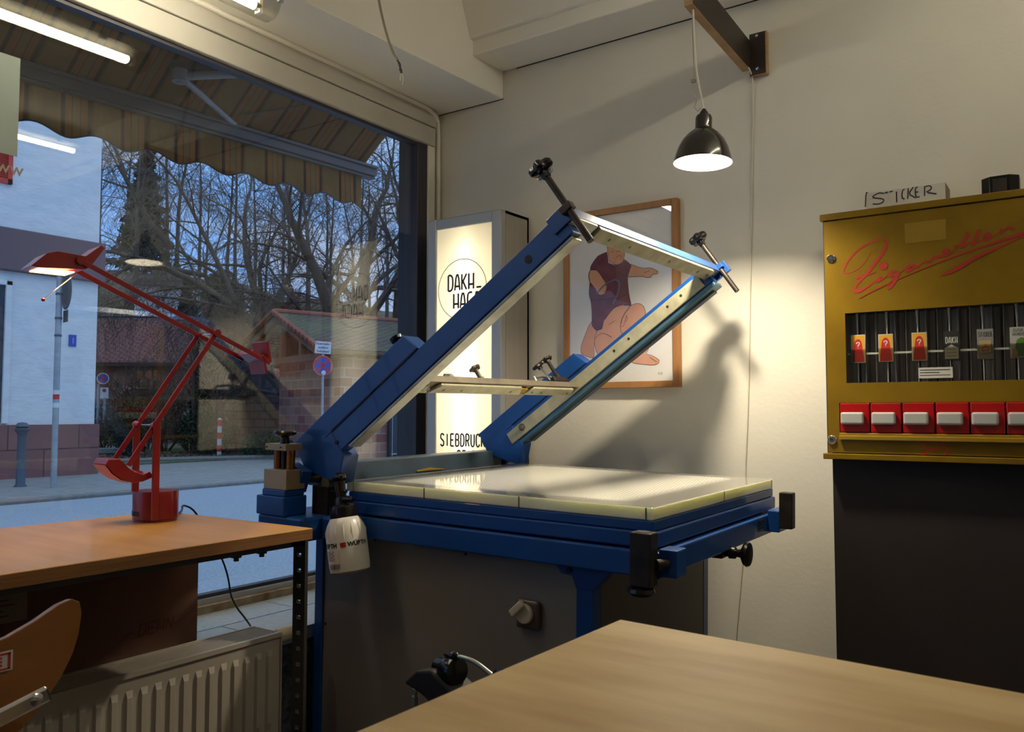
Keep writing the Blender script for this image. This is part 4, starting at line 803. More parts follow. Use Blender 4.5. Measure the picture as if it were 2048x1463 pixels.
pdp(g().lathe((-.9487,2.4062,1.877),TL,[(.002,-.006),(.026,-.004),(.040,.001),(.045,.006)],28,caps=True),'bulb','bulb_light',smooth=True); pdp(g().lathe((-.9484,2.4064,1.890),TL,[(.0355,-.004),(.030,.008),(.020,.025),(.014,.035),(.013,.08)],24),'bulb_base','enamel_white',smooth=True)
pdp(g().lathe((-.9455,2.408,1.974),TL,[(.014,0),(.013,.008),(.009,.014),(.005,.020)],20),'cap','black_plastic',smooth=True)
pdp(g().tube(smooth_path([(-.975,2.405,2.316),(-.972,2.405,2.22),(-.968,2.405,2.12),(-.955,2.407,2.05),(-.946,2.408,1.99)]),.0032,8),'flex_cable','cable_white',smooth=True)
pdp(g().tube([(-.978,2.405,2.316),(-.975,2.405,2.085),(-.974,2.405,2.05),(-.9725,2.405,2.03)],.0011,6).tube([(-.9725,2.405,2.035),(-.968,2.405,2.025),(-.975,2.405,2.005),(-.965,2.407,1.99),(-.955,2.408,2.0)],.0014,6).box(-.983,-.970,2.400,2.410,2.083,2.093),'suspension_wire','silver')
pdp(g().tube(smooth_path([(-.978,2.37,2.432),(-.978,2.60,2.425),(-.978,2.86,2.41)]),.0032,8).tube(smooth_path([(-.966,2.880,2.300),(-.960,2.90,2.286),(-.959,2.924,2.25),(-.973,2.9255,1.823),(-.985,2.9255,1.45),(-.996,2.9255,1.104),(-1.013,2.9255,.837),(-1.022,2.9255,.572),(-1.037,2.9255,.43),(-1.055,2.9255,.261),(-1.07,2.9255,.05)]),.0024,8),'wall_cable','cable_white',smooth=True)

# ================================================================== sticker vending machine
vm = empty('vending_machine', (-.37,2.815,.916), 'gold painted wall vending machine with red script, sight glass and red drawers', 'vending machine')
def vmp(gg, n, m, par=None, **k):
    o = gg.build(n, m, par or vm, **k); o.data.transform(Matrix.Translation((.37,-2.815,-.916))); return o
VX0, VX1 = -.672,-.062
vmp(g().box(VX0,VX0+.004,2.702,2.929,.935,1.665).box(VX1-.004,VX1,2.702,2.929,.935,1.665).box(VX0,VX1,2.90,2.929,.935,1.665).box(VX0,VX1,2.712,2.929,1.40,1.665).box(VX0,VX1,2.76,2.929,.935,1.12),'case','cabinet_black')
vmp(g().box(VX0-.008,VX1+.008,2.695,2.929,1.663,1.684),'top_cap','machine_gold',bevel=.002)
vmp(g().box(VX0-.011,VX1+.011,2.690,2.929,.916,.934),'bottom_ledge','machine_gold',bevel=.002)
dr = g(); wx0, wx1, wz0, wz1 = -.611,-.118,1.151,1.367; dz0, dz1 = .998,1.090; dx0, dx1 = -.634,-.100
dr.box(VX0+.003,VX1-.003,2.700,2.712,wz1,1.660).box(VX0+.003,wx0,2.700,2.712,wz0,wz1).box(wx1,VX1-.003,2.700,2.712,wz0,wz1).box(VX0+.003,VX1-.003,2.700,2.712,dz1,wz0)
dr.box(VX0+.003,dx0,2.700,2.712,dz0,dz1).box(dx1,VX1-.003,2.700,2.712,dz0,dz1).box(VX0+.003,VX1-.003,2.700,2.712,.937,dz0)
door = vmp(dr,'door','machine_gold')
vmp(g().box(dx0,dx1,2.688,2.700,.976,.990).box(dx0,dx1,2.694,2.700,.990,.998),'tray_lip','gold_strip',door,bevel=.002)
vmp(g().box(wx0,wx1,2.7095,2.7105,wz0,wz1),'sight_glass','picture_glass',door)
vmp(g().box(wx0-.01,wx1+.01,2.800,2.805,wz0-.01,wz1+.01),'shaft_back','shaft_dark')
q = g(); xs = [-.588,-.503,-.418,-.333,-.248,-.163]
for x in xs:
    q.box(x+.027,x+.0285,2.735,2.80,wz0,wz1).box(x-.028,x-.0265,2.735,2.80,wz0,wz1).box(x-.026,x-.004,2.77,2.772,wz0,wz1).box(x+.006,x+.024,2.775,2.777,wz0,wz1).box(x+.031,x+.046,2.785,2.787,wz0,wz1)
vmp(q,'magazine_shafts','shaft_grey')
for x in xs: vmp(g().tube([(x+.006,2.732,wz0),(x+.006,2.732,wz1-.05),(x+.005,2.732,wz1)],[.0016,.0022,.004],8),'guide_rod','rod_pale')
vmp(g().box(wx0,wx1,2.724,2.727,1.238,1.244),'card_rail','rod_pale')
fvm = lambda y: (lambda p: Vector((p.x, y, p.y)))
q = g()
for p, w_ in ZIG: q.ribbon(p, [a*1.12+.0004 for a in w_], fvm(2.6993))
q.poly([(ZDOT[0][0]+.0125*math.cos(R_(a)), 2.6992, ZDOT[0][1]+.0125*math.sin(R_(a))) for a in range(0,360,20)],(0,.0006,0))
vmp(q,'script_lettering','red_script',door,recalc=False)
q = g()
for p, w_ in SEITZ: q.ribbon(p, w_*.85, fvm(2.6993))
q.poly([(-.362+.002*math.cos(R_(a)), 2.6992, .969+.002*math.sin(R_(a))) for a in range(0,360,40)],(0,.0006,0))
vmp(q,'maker_script','red_logo',door,recalc=False)
for p in ((-.649,1.542),(-.657,.976)):
    lk = vmp(g().lathe((p[0],2.700,p[1]),(0,-1,0),[(.0135,0),(.0135,.003),(.011,.006),(.009,.006)],28),'lock','chrome',door,smooth=True); vmp(g().cyl((p[0],2.694,p[1]),(p[0],2.6935,p[1]),.005,n=12),'keyhole','black_steel',lk)
mat('patch_gold', (.285,.175,.015), .4, .3)
vmp(g().box(-.435,-.325,2.6994,2.70,1.565,1.625),'adhesive_patch','patch_gold',door)
for i in range(6):
    x = dx0+.001+i*.0888; d_ = vmp(g().box(x+.0012,x+.0868,2.697,2.75,dz0+.001,dz1-.001),'drawer','drawer_red',bevel=.003)
    vmp(g().box(x+.005,x+.072,2.683,2.698,1.024,1.061),'handle','handle_grey',d_,bevel=.006,seg=3)
# cards and labels shown behind the sight glass
def card(x, z0, z1, w_, c, label, name='sample_card', grp=None):
    r = empty(name, (x,2.721,z0), label, 'card', grp)
    def cp(gg, n, m, par=None, **k):
        o = gg.build(n, m, par or r, **k); o.data.transform(Matrix.Translation((-x,-2.721,-z0))); return o
    cp(g().box(x-w_/2,x+w_/2,2.7205,2.7235,z0,z1),'card_face',c); 
    cp(g().box(x-w_/2-.003,x+w_/2+.003,2.7175,2.7182,z0-.004,z0+.042),'card_pocket','clear_plastic')
    return cp
mys = [(-.579,1.213,1.300,'leftmost red question mark card behind the sight glass'),(-.500,1.214,1.298,'second red question mark card from the left behind the sight glass'),(-.407,1.214,1.298,'third red question mark card, above the white notice')]
for x, z0, z1, lab in mys:
    cp = card(x,z0,z1,.041,'card_white',lab,'mystery_card','question mark cards')
    cp(g().box(x-.0185,x+.0185,2.7201,2.7206,z0+.002,z1-.002),'printed_ground','card_yellow')
    bl = [(-.0165,0),(.0165,0),(.0160,.015),(.0135,.030),(.0125,.045),(.0105,.060),(.006,.068),(0,.071),(-.006,.068),(-.0105,.060),(-.0125,.045),(-.014,.030),(-.016,.015)]
    cp(flat([(x+a, z0+.003+b_) for a, b_ in bl],2.7199),'printed_figure','card_red',recalc=False)
    q = g(); write(q,'?',x-.0055,z0+.046,.011,.017,0,.0035,fvm(2.7196)); cp(q,'question_mark','card_white',recalc=False)
cp = card(-.322,1.213,1.297,.040,'card_black','black card lettered DAKH with a white arrow-shaped lower panel'); q = g(); write(q,'DAKH',-.337,1.262,.0055,.018,.0028,.0022,fvm(2.7200)); cp(q,'printed_lettering','card_white',recalc=False)
cp(flat([(-.340,1.216),(-.304,1.216),(-.304,1.248),(-.322,1.258),(-.340,1.248)],2.7199),'printed_panel','card_white',recalc=False)
q = g()
for k in range(3): q.ribbon([(-.336,1.244-k*.010),(-.330,1.246-k*.010),(-.322,1.243-k*.010),(-.316,1.246-k*.010),(-.309,1.244-k*.010)],.0012,fvm(2.7196))
cp(q,'printed_script','card_black',recalc=False)
cp = card(-.236,1.213,1.299,.041,'card_grey','grey card lettered STICKER with a tan picture'); q = g(); write(q,'STICKER',-.252,1.277,.0032,.013,.0017,.0011,fvm(2.7200)); cp(q,'printed_lettering','card_black',recalc=False)
cp(g().box(-.251,-.221,2.7199,2.7204,1.230,1.266),'printed_picture','card_tan'); q = g(); q.ribbon([(-.245,1.236),(-.243,1.245),(-.237,1.247),(-.236,1.258),(-.234,1.247),(-.228,1.245),(-.227,1.236),(-.245,1.236)],.0016,fvm(2.7195)); cp(q,'printed_blob','card_red',recalc=False)
cp = card(-.152,1.213,1.300,.046,'card_white','pale card with a green cactus-like shape at the right edge of the sight glass'); cp(flat([(-.163,1.219),(-.134,1.219),(-.134,1.258),(-.138,1.268),(-.148,1.271),(-.158,1.264),(-.162,1.25)],2.7199),'printed_shape','card_green',recalc=False); cp(flat([(-.172,1.217),(-.158,1.217),(-.156,1.228),(-.161,1.238),(-.169,1.238)],2.7196),'printed_creature','card_tan',recalc=False)
q = g(); write(q,'ZUSA',-.168,1.287,.0045,.008,.002,.0011,fvm(2.7199)); write(q,'HUNDE',-.168,1.276,.0042,.008,.002,.0011,fvm(2.7199)); cp(q,'printed_lettering','card_black',recalc=False)
nt_ = empty('printed_notice', (-.366,2.72,1.16), 'small white three-line notice at the bottom of the sight glass', 'notice')
o = g().box(-.047,.047,-.001,.001,.0,.034).build('notice_card','card_black',nt_); g().box(-.0455,.0455,-.0014,-.001,.0012,.0328).build('notice_face','card_white',nt_)
q = g()
for k, w_ in enumerate((.08,.052,.080)): q.ribbon([(-.041,.0255-k*.0078),(-.041+w_,.0255-k*.0078)],.0022 if k < 2 else .0018,lambda p: Vector((p.x,-.0017,p.y)))
q.build('notice_text','marker',nt_,recalc=False)
cab = g().box(-.667,-.02,2.74,2.929,0,.914).build('base_cabinet','cabinet_black'); tag(cab,'matt black base cabinet below the gold vending machine','cabinet')
# things on top of the machine
sb = empty('sticker_box', (-.442,2.82,1.684), 'white box hand-lettered STICKER on top of the vending machine', 'box')
def sbp(gg, n, m, **k):
    o = gg.build(n, m, sb, **k); o.data.transform(Matrix.Translation((.442,-2.82,-1.684))); return o
sbp(g().box(-.553,-.331,2.76,2.86,1.685,1.749),'carton','box_white',bevel=.001)
sbp(g().box(-.331,-.330,2.762,2.858,1.687,1.747),'torn_end','box_side'); sbp(g().box(-.553,-.331,2.775,2.777,1.749,1.752),'flap','box_white')
q = g()
for s in STK: q.ribbon(s,.0036,fvm(2.7592))
sbp(q,'marker_lettering','marker',recalc=False); sbp(g().box(-.489,-.486,2.7590,2.7595,1.688,1.747),'tape','cable_white')
bk = empty('black_block', (-.19,2.80,1.684), 'small black eight-sided block on top of the vending machine', 'block')
g().poly([(-.048,-.02,0),(-.025,-.042,0),(.025,-.042,0),(.048,-.02,0),(.048,.03,0),(-.048,.03,0)],(0,0,.062)).build('block_body','black_plastic',bk,bevel=.002)
g().obox((0,-.0424,.031),(.018,0,0),(0,.0006,0),(0,0,.022)).build('block_recess','black_steel',bk)

# ================================================================== ceiling lights and loose cable
def fluor(name, x, y0, y1, z, label, dang=False):
    r = empty(name, (x,(y0+y1)/2,z+.10), label, 'fluorescent lamp', 'fluorescent ceiling lamps'); ym = (y0+y1)/2
    L = (y1-y0)/2; mz = -(.10)
    g().box(-.05,.05,-L-.03,L+.03,-.045,-.012).build('housing','trim_white',r,bevel=.006)
    dif = g(); rs = []
    for y in (-L-.07,-L-.055,L+.055,L+.07):
        k = .82 if abs(y) > L+.06 else 1
        rs.append([(.052*k*math.cos(R_(a)), y, -.045-.062*k*math.sin(R_(a))) for a in range(0,181,15)])
    q = g(); q.rings(rs).build('clear_cover','clear_plastic',r,smooth=True)
    g().cyl((0,-L,-.075),(0,L,-.075),.0135,n=14).build('tube','tube_light',r,smooth=True)
    for s in (-1,1):
        g().cyl((0,s*L,-.075),(0,s*(L+.018),-.075),.0137,n=14).build('tube_cap','silver',r,smooth=True); g().box(-.012,.012,s*(L+.018)-.006,s*(L+.018)+.006,-.095,-.045).build('tube_holder','trim_white',r)
        g().box(-.056,-.044,s*(L-.12)-.012,s*(L-.12)+.012,-.06,-.03).box(.044,.056,s*(L+.06)-.008,s*(L+.06)+.008,-.055,-.03).build('clip','silver',r)
        g().cyl((0,s*L*.6,-.012),(0,s*L*.6,.034),.008).build('mount','silver',r)
    return r
fluor('fluorescent_lamp', -2.095, .42, 1.62, 2.30, 'fluorescent tube lamp under the soffit beside the shop window')
fluor('fluorescent_lamp', .20, 1.12, 2.62, 2.645, 'fluorescent tube lamp on the main ceiling mirrored low in the window')
dc = empty('loose_cable', (-1.93,2.0,2.78), 'loose grey cable with bare ends dangling from the ceiling', 'cable')
def dcp(gg, n, m, **k):
    o = gg.build(n, m, dc, **k); o.data.transform(Matrix.Translation((1.93,-2.0,-2.78))); return o
dcp(g().tube(smooth_path([(-1.99,2.0,2.78),(-1.96,2.0,2.6),(-1.931,2.0,2.453),(-1.905,2.0,2.358),(-1.87,2.0,2.263),(-1.842,2.0,2.222)]),.0042,8),'sheath','cable_grey',smooth=True)
for a in ((0,0),(.006,.004),(-.004,.006)): dcp(g().tube(smooth_path([(-1.842,2.0,2.222),(-1.836+a[0],2.0+a[1],2.205),(-1.829-a[0],2.0,2.19),(-1.828+a[1],2.0,2.175)]),.002,6),'core','black_steel',smooth=True)
dcp(g().tube(smooth_path([(-1.828,2.0,2.178),(-1.818,2.0,2.165),(-1.816,2.0,2.148),(-1.822,2.0,2.135)]),.0012,6).tube([(-1.829,2.0,2.172),(-1.829,2.0,2.15)],.0022,6),'bare_end','switch_cream',smooth=True)
# ================================================================== outside: street level
GZ = -.05
def sbox(name, m, *b): return struct(g().box(*b).build(name, m))
sbox('trim_8','plaster_white',-2.75,-2.62,-6,3.2,2.75,6.0) 
struct(g().poly([(-11.2,-14,GZ-.12),(-2.62,-14,GZ-.12),(-2.62,60,GZ-.12),(-11.2,60,GZ-.12)],(0,0,.12)).build('road','asphalt'))
struct(g().box(-2.62,-2.5,-6,3.2,-.1,.40).build('wall_left_outer','dark_render'))
struct(g().box(-10.95,-10.72,-14,60,GZ-.1,GZ+.05).build('kerb','kerb_stone',bevel=.02))
struct(g().box(-16.2,-10.95,-14,60,GZ-.1,GZ+.04).build('pavement','paver'))
lawn = g().poly([(-22.5,9.0,GZ),(-16.1,9.0,GZ),(-15.9,12.6,GZ),(-17.4,14.2,GZ),(-22.5,16.5,GZ)],(0,0,.06)).build('lawn','grass'); lawn['kind'] = 'structure'
struct(g().poly([(-45,2,GZ-.05),(-16.1,2,GZ-.05),(-8,40,GZ-.05),(-45,60,GZ-.05)],(0,0,.06)).build('garden_ground','earth'))
# rising hillside beyond
q = g(); nx, ny = 40, 30; rnd = random.Random(4)
for i in range(nx+1):
    for j in range(ny+1):
        a = R_(30+45*i/nx); d = 36+75*j/ny; k = max(0,min(1,(d-34)/27))
        h = 11.2*k*k*(3-2*k)*(.55+.45*math.sin((a-R_(30))*2.2)) + rnd.uniform(-.25,.25)*k
        q.v.append(Vector((-math.sin(a)*d, math.cos(a)*d, h-.4)))
for i in range(nx):
    for j in range(ny): p = i*(ny+1)+j; q.f.append((p,p+1,p+ny+2,p+ny+1))
struct(q.build('hillside','hill_scrub',smooth=True))
def hillz(x, y):
    a = math.atan2(-x, y); d = math.hypot(x, y); k = max(0,min(1,(d-34)/27))
    return max(-.05, 11.2*k*k*(3-2*k)*(.55+.45*math.sin((a-R_(30))*2.2)) - .4)
def pol(deg, d): return (-math.sin(R_(deg))*d, math.cos(R_(deg))*d)
# ------------------------------------------------------------------ awning over the window
aw = empty('striped_awning', (-2.7,1.2,3.45), 'brown and olive striped awning with scalloped valance outside the window', 'awning')
def awp(gg, n, m, par=None, **k):
    o = gg.build(n, m, par or aw, **k); o.data.transform(Matrix.Translation((2.7,-1.2,-3.45))); return o
AX, AZ = -3.8, 2.63; AY0, AY1 = -1.6, 3.80
q = g()
tp0, tp1 = (-2.72,3.50), (AX+.03,AZ+.03)
zb = lambda y: AZ-.03-.0675*(AY1-y)/2.1
q.poly([(tp0[0],AY0,tp0[1]),(tp0[0],AY1,tp0[1]),(AX-.01,AY1,zb(AY1)+.03),(AX-.01,AY0,zb(AY0)+.03)],(0,0,.003))
awp(q,'cloth','awning_cloth')
q = g(); N = 220; top_ = []; bot_ = []
for i in range(N+1):
    y = AY0+(AY1-AY0)*i/N; ph = (y-3.483)/.285*2*math.pi; dx = .006*math.sin(y*21)
    top_.append(Vector((AX-.005,y,zb(y)+.02))); 
    e_ = zb(y)+.02-.225+.020*math.cos(ph)
    if y > 3.72: e_ = zb(y)-.205-(y-3.72)*.3
    bot_.append(Vector((AX+dx,y,e_)))
q.v = top_+bot_
for i in range(N): q.f.append((i,i+1,N+1+i+1,N+1+i))
awp(q,'valance','awning_cloth',recalc=False)
q = g(); q.tube([v+Vector((.001,0,0)) for v in bot_],.004,5); awp(q,'valance_piping','awning_bracket')
q = g()
for dz0_, dz1_, dx_ in ((-.035,.012,.035),(.012,.030,.05),(-.052,-.035,.02)):
    q.poly([(AX-.03,AY0,zb(AY0)+dz0_+.03),(AX+dx_,AY0,zb(AY0)+dz0_+.03),(AX+dx_,AY1+.10,zb(AY1)+dz0_+.03),(AX-.03,AY1+.10,zb(AY1)+dz0_+.03)],(0,0,dz1_-dz0_))
awp(q,'front_bar','awning_alu',bevel=.004)
for ys in (0.,):
    e0 = (-3.581,2.342,2.692)
    awp(g().cyl(e0,(-3.858,3.03,2.585),.017,.013,n=10),'fold_arm','fold_metal',smooth=True)
    awp(g().cyl(e0,(-2.74,3.54,2.975),.022,.024,n=10),'fold_arm','fold_metal',smooth=True)
    awp(g().cyl((e0[0],e0[1],e0[2]-.03),(e0[0],e0[1],e0[2]+.03),.038,n=20).cyl((e0[0],e0[1],e0[2]-.034),(e0[0],e0[1],e0[2]-.03),.015,n=12),'elbow','fold_metal',smooth=True)
    awp(g().tube([(-3.60,2.30,2.735),(-3.35,2.66,2.79),(-2.76,3.50,3.03)],.03,6),'arm_shadow_profile','awning_bracket')
awp(g().tube([(-3.72,2.80,2.66),(-3.6,3.05,2.76),(-3.35,3.5,2.95)],.004,5),'guy_cord','awning_bracket')
# ------------------------------------------------------------------ white house across the street
HX = -14.4; HY = 7.90
hs = empty('white_house', (HX-3,3,GZ), 'white rendered house with mauve band and red stone base across the street', 'house')
def hp_(gg, n, m, par=None, **k):
    o = gg.build(n, m, par or hs, **k); o.data.transform(Matrix.Translation((-HX+3,-3,-GZ))); return o
hp_(g().box(HX-8,HX,-9,HY,.86,3.45).box(HX-8,HX,-9,HY,4.0,9.5),'wall','plaster_white')
hp_(g().box(HX-8.05,HX+.10,-9,HY+.08,3.36,4.06),'band','band_mauve',bevel=.02)
hp_(g().box(HX-8.05,HX+.07,-9,HY+.06,GZ,.86),'stone_base','stone_base')
wn = hp_(g().box(HX-.02,HX+.01,5.2,6.42,.9,3.15),'window','window_dark'); hp_(g().box(HX,HX+.05,6.36,6.46,.88,3.2).box(HX,HX+.05,5.2,6.46,3.12,3.2),'window_frame','plaster_white',wn,bevel=.01)
q = g().box(HX,HX+.05,6.33,6.40,4.78,5.62).box(HX,HX+.05,5.9,6.40,4.78,4.86).box(HX,HX+.05,5.9,6.40,5.54,5.62)
for i in range(22): q.obox((HX+.025,6.12,4.88+i*.030),(.014,0,.010),(0,.22,0),(.002,0,-.003))
hp_(q,'red_shutter','shutter_red')
bp_ = hp_(g().box(HX+.001,HX+.02,7.41,7.535,2.20,2.40),'house_plate','plate_blue',bevel=.003)
hp_(g().box(HX+.021,HX+.022,7.472,7.482,2.25,2.35),'house_number','villa_white',bp_)
# street furniture
def galv(name, x, y, h, r, label, cat='post'):
    e = empty(name, (x,y,GZ), label, cat); g().cyl((0,0,0),(0,0,h),r,n=14).build('pole','galvanised',e,smooth=True); g().lathe((0,0,h),(0,0,1),[(r*1.15,-.03),(r*1.15,.005),(r*.5,.02)],14).build('pole_cap','bollard_grey',e,smooth=True); return e
sp = galv('sign_pole', -12.15, 6.10, 3.10, .042, 'tall galvanised sign pole in front of the white house', 'sign pole')
g().lathe((.03,.085,2.86),(.22,1,0),[(.0,-.003),(.265,-.003),(.265,.003),(.0,.003)],32).build('round_sign','bollard_grey',sp,smooth=False)
g().obox((.03,.085,2.50),(.10,-.022,0),(.002,.006,0),(0,0,.085)).build('square_sign','bollard_grey',sp)
for z in (2.2,2.45,2.8): g().cyl((0,0,z),(0,0,z+.03),.05,n=14).build('clamp','bollard_grey',sp)
for z, m_ in ((1.36,'sign_white'),(1.18,'sign_white'),(1.30,'sign_red')): g().lathe((0,0,z),(0,0,1),[(.0428,0),(.0428,.07)],14,caps=False).build('sticker',m_,sp,smooth=True)
bo = empty('bollard', (-12.75,5.93,GZ), 'dark grey cast bollard on the pavement by the white house', 'bollard')
g().lathe((0,0,0),(0,0,1),[(.085,0),(.085,.05),(.062,.08),(.058,.75),(.062,.80),(.095,.85),(.10,.87),(.07,.89),(.095,.91),(.06,.96),(.01,.97)],20).build('bollard_post','bollard_grey',bo,smooth=True)
po = empty('marker_post', (-17.6,12.81,GZ), 'red and white banded marker post standing on the lawn edge', 'post')
for i in range(6): g().cyl((0,0,i*.155),(0,0,(i+1)*.155),.055,n=14).build('band','sign_white' if i % 2 == 0 else 'sign_red',po,smooth=True)
g().sphere((0,0,.93),.052,12).build('post_cap','sign_white',po,smooth=True)
def facing(x, y):  # matrix whose local -Y looks to the shop
    a = math.atan2(x, -y); d = Vector((-x,-y,0)).normalized(); return Matrix((Vector((-d.y,d.x,0))*1, -d, Vector((0,0,1)))).transposed()
NS = Matrix.Diagonal((.80,.80,.80)); ns_ = empty('no_stopping_sign', (-12.82,11.76,GZ), 'round blue no stopping sign with white fire brigade plate before the brick station', 'road sign', rot=facing(-12.82,11.76)); ns_.scale = (.80,.80,.84)
g().cyl((0,.04,0),(0,.04,2.80),.032,n=12).build('pole','galvanised',ns_,smooth=True)
rs_ = g().lathe((0,0,2.46),(0,-1,0),[(.235,0),(.235,.008)],40).build('round_sign','sign_red',ns_)
def disc(r, y, sect=None):
    return [(r*math.cos(R_(a)), y, 2.46+r*math.sin(R_(a))) for a in range(0,360,9)]
q = g().poly(disc(.19,-.0095),(0,.001,0)); q.build('blue_field','sign_blue',rs_)
q = g()
for a in (45,135): q.obox((0,-.011,2.46),(.19*math.cos(R_(a)),0,.19*math.sin(R_(a))),(0,.001,0),(-.022*math.sin(R_(a)),0,.022*math.cos(R_(a))))
q.build('red_cross','sign_red',rs_)
g().poly([(.02+.055*math.cos(R_(a)),-.0135,2.29+.055*math.sin(R_(a))) for a in range(0,360,20)],(0,.001,0)).build('white_sticker','sign_white',rs_)
q = g().poly([(.240*math.cos(R_(a)),-.0075,2.46+.240*math.sin(R_(a))) for a in range(0,360,9)],(0,.003,0)); q.build('sign_rim','sign_white',rs_)
pl_ = g().obox((0,0,2.90),(.205,0,-.012),(0,.006,0),(.01,0,.155)).build('plate','sign_white',ns_)
q = g()
for a in ((0,3.053,.215,.006),(0,2.748,.215,.006)): q.obox((0,-.0065,a[1]),(a[2],0,-.012),(0,.001,0),(0,0,a[3]))
for s in (-1,1): q.obox((s*.205,-.0065,2.90-s*.012),(.006,0,0),(0,.001,0),(.01,0,.155))
q.build('plate_border','sign_red',pl_)
for k, tx in enumerate(('Feuerwehr-','ausfahrt','freihalten!')): font('plate_lettering',tx,.085,T(.0,-.0085,2.965-k*.092) @ Matrix.Rotation(R_(3),4,'Y') @ FACE_Y,'sign_text',pl_,.0015,.9,'CENTER')
n2 = empty('small_no_stopping_sign', (-22.4,12.5,GZ), 'small blue no stopping sign with white plate beside the white house corner', 'road sign', rot=facing(-22.4,12.5))
g().cyl((-.10,.04,0),(-.10,.04,1.9),.035,n=12).cyl((.06,.05,0),(.06,.05,1.6),.035,n=12).build('pole','galvanised',n2,smooth=True)
k_ = g().lathe((0,0,2.05),(0,-1,0),[(.155,0),(.155,.008)],32).build('round_sign','sign_white',n2); g().poly([(.135*math.cos(R_(a)),-.010,2.05+.135*math.sin(R_(a))) for a in range(0,360,12)],(0,.001,0)).build('blue_field','sign_blue',k_)
q = g()
for a in (45,135): q.obox((0,-.0115,2.05),(.13*math.cos(R_(a)),0,.13*math.sin(R_(a))),(0,.001,0),(-.016*math.sin(R_(a)),0,.016*math.cos(R_(a))))
q.build('red_cross','sign_red',k_)
k_ = g().box(-.06,.15,-.008,.0,1.50,1.80).build('plate','sign_white',n2); g().poly([(.045+.05*math.cos(R_(a)),-.0095,1.72+.05*math.sin(R_(a))) for a in range(0,360,20)],(0,.001,0)).build('red_disc','sign_red',k_)
# ------------------------------------------------------------------ brick fire station with gable
MA = Matrix.Rotation(R_(-17),3,'Z')
st = empty('brick_station', (-15.855,13.642,GZ), 'low brick fire station with timber gable and mossy tiled roof', 'building', rot=MA)
LEN = 8.0
g().box(-.92,2.30,.0,LEN,.0,2.33).build('wall','station_brick',st)
g().box(2.30,2.42,.0,.4,.0,2.33).build('corner_pier','station_brick',st)
for sgn, ex in ((1,2.62),(-1,3.45)):
    zt_, ze = 3.44, 2.40
    ov = -.55
    b_ = [(0,ov,zt_),(sgn*ex,ov,ze),(sgn*ex,LEN,ze),(0,LEN,zt_)]
    q = g(); q.poly(b_,(0,0,.09)); q.build('roof_slope','mossy_roof',st)
    q = g()
    nv = 13
    for i in range(nv):
        f0, f1 = i/nv, (i+1)/nv
        q.tube([(sgn*ex*f0,ov-.02,zt_+(ze-zt_)*f0+.10),(sgn*ex*f1,ov-.02,zt_+(ze-zt_)*f1+.07)],[.06,.08],6)
    q.build('verge_tiles','verge_tile',st)
    g().poly([(0,ov+.02,zt_-.02),(sgn*ex,ov+.02,ze-.02),(sgn*ex,ov+.02,ze-.16),(0,ov+.02,zt_-.16)],(0,.05,0)).build('barge_board','timber',st)
    g().tube([(sgn*(ex+.03),ov,ze+.01),(sgn*(ex+.03),LEN,ze+.01)],.05,8).build('gutter','timber_dark',st)
g().tube([(0,-.57,3.53),(0,LEN,3.53)],.08,8).build('ridge_tiles','verge_tile',st)
g().poly([(-3.3,.35,2.42),(2.3,.35,2.42),(0,.35,3.40)],(0,.04,0)).build('gable_boarding','timber_dark',st)
g().box(-3.35,2.45,-.40,-.26,2.27,2.43).build('tie_beam','timber',st)
g().poly([(0,-.38,3.38),(-.12,-.38,3.28),(-2.6,-.38,2.43),(-2.3,-.38,2.43)],(0,.12,0)).build('brace','timber',st)
g().box(1.05,1.20,-.38,-.26,2.43,2.98).box(-.07,.07,-.38,-.26,2.43,3.36).build('king_post','timber',st)
g().box(-3.3,-3.16,-.40,-.26,1.9,2.40).build('bracket_post','timber',st)
# gateway in the long side, dark slab for its shaded interior, with an iron gate
g().box(2.29,2.44,1.25,3.6,.03,2.15).build('gateway','window_dark',st)
q = g()
for i in range(12): q.cyl((2.46,1.3+i*.19,.05),(2.46,1.3+i*.19,1.30+.08*math.sin(i*.55)),.011,n=6)
q.box(2.45,2.47,1.28,3.45,.15,.18).box(2.45,2.47,1.28,3.45,1.12,1.15)
q.build('iron_gate','galvanised',st)
# stone pier and wall beside it
pr = g().box(-20.6,-19.35,14.4,15.2,GZ,1.45).box(-20.7,-19.25,14.3,15.3,1.45,1.53).box(-19.4,-17.3,14.9,15.2,GZ,1.50).build('stone_pier','rubble_stone'); tag(pr,'reddish stone pier and wall left of the brick station','pier')
# ------------------------------------------------------------------ long tiled house
th = empty('tiled_house', (-27.5,17.6,GZ), 'long brick house with red tiled roof behind the garden', 'house')
ux = Vector((-25.0-(-29.5),19.0-15.95,0)).normalized(); uy = Vector((-ux.y,ux.x,0)); th.matrix_world = Matrix((ux,uy,Vector((0,0,1)))).transposed().to_4x4(); th.matrix_world.translation = Vector((-29.5,15.95,GZ))
g().box(-3,6.1,1.6,7,.0,3.0).build('wall','house_brick',th)
q = g().poly([(-3.2,1.1,2.98),(5.5,1.1,2.92),(5.3,3.9,4.9),(-3.2,3.9,4.98)],(0,.05,.07)); q.build('roof_slope','tile_roof',th)
g().poly([(-3.2,7.2,3.0),(5.5,7.2,3.0),(5.3,3.9,4.9),(-3.2,3.9,4.98)],(0,-.05,.07)).build('rear_slope','tile_roof',th)
g().box(-3.2,5.5,1.05,1.12,2.84,2.94).build('gutter','timber_dark',th)
g().poly([(4.6,.6,2.75),(7.3,.6,2.70),(7.3,2.2,3.35),(4.6,2.2,3.4)],(0,.05,.07)).build('lean_to_roof','tile_roof',th)
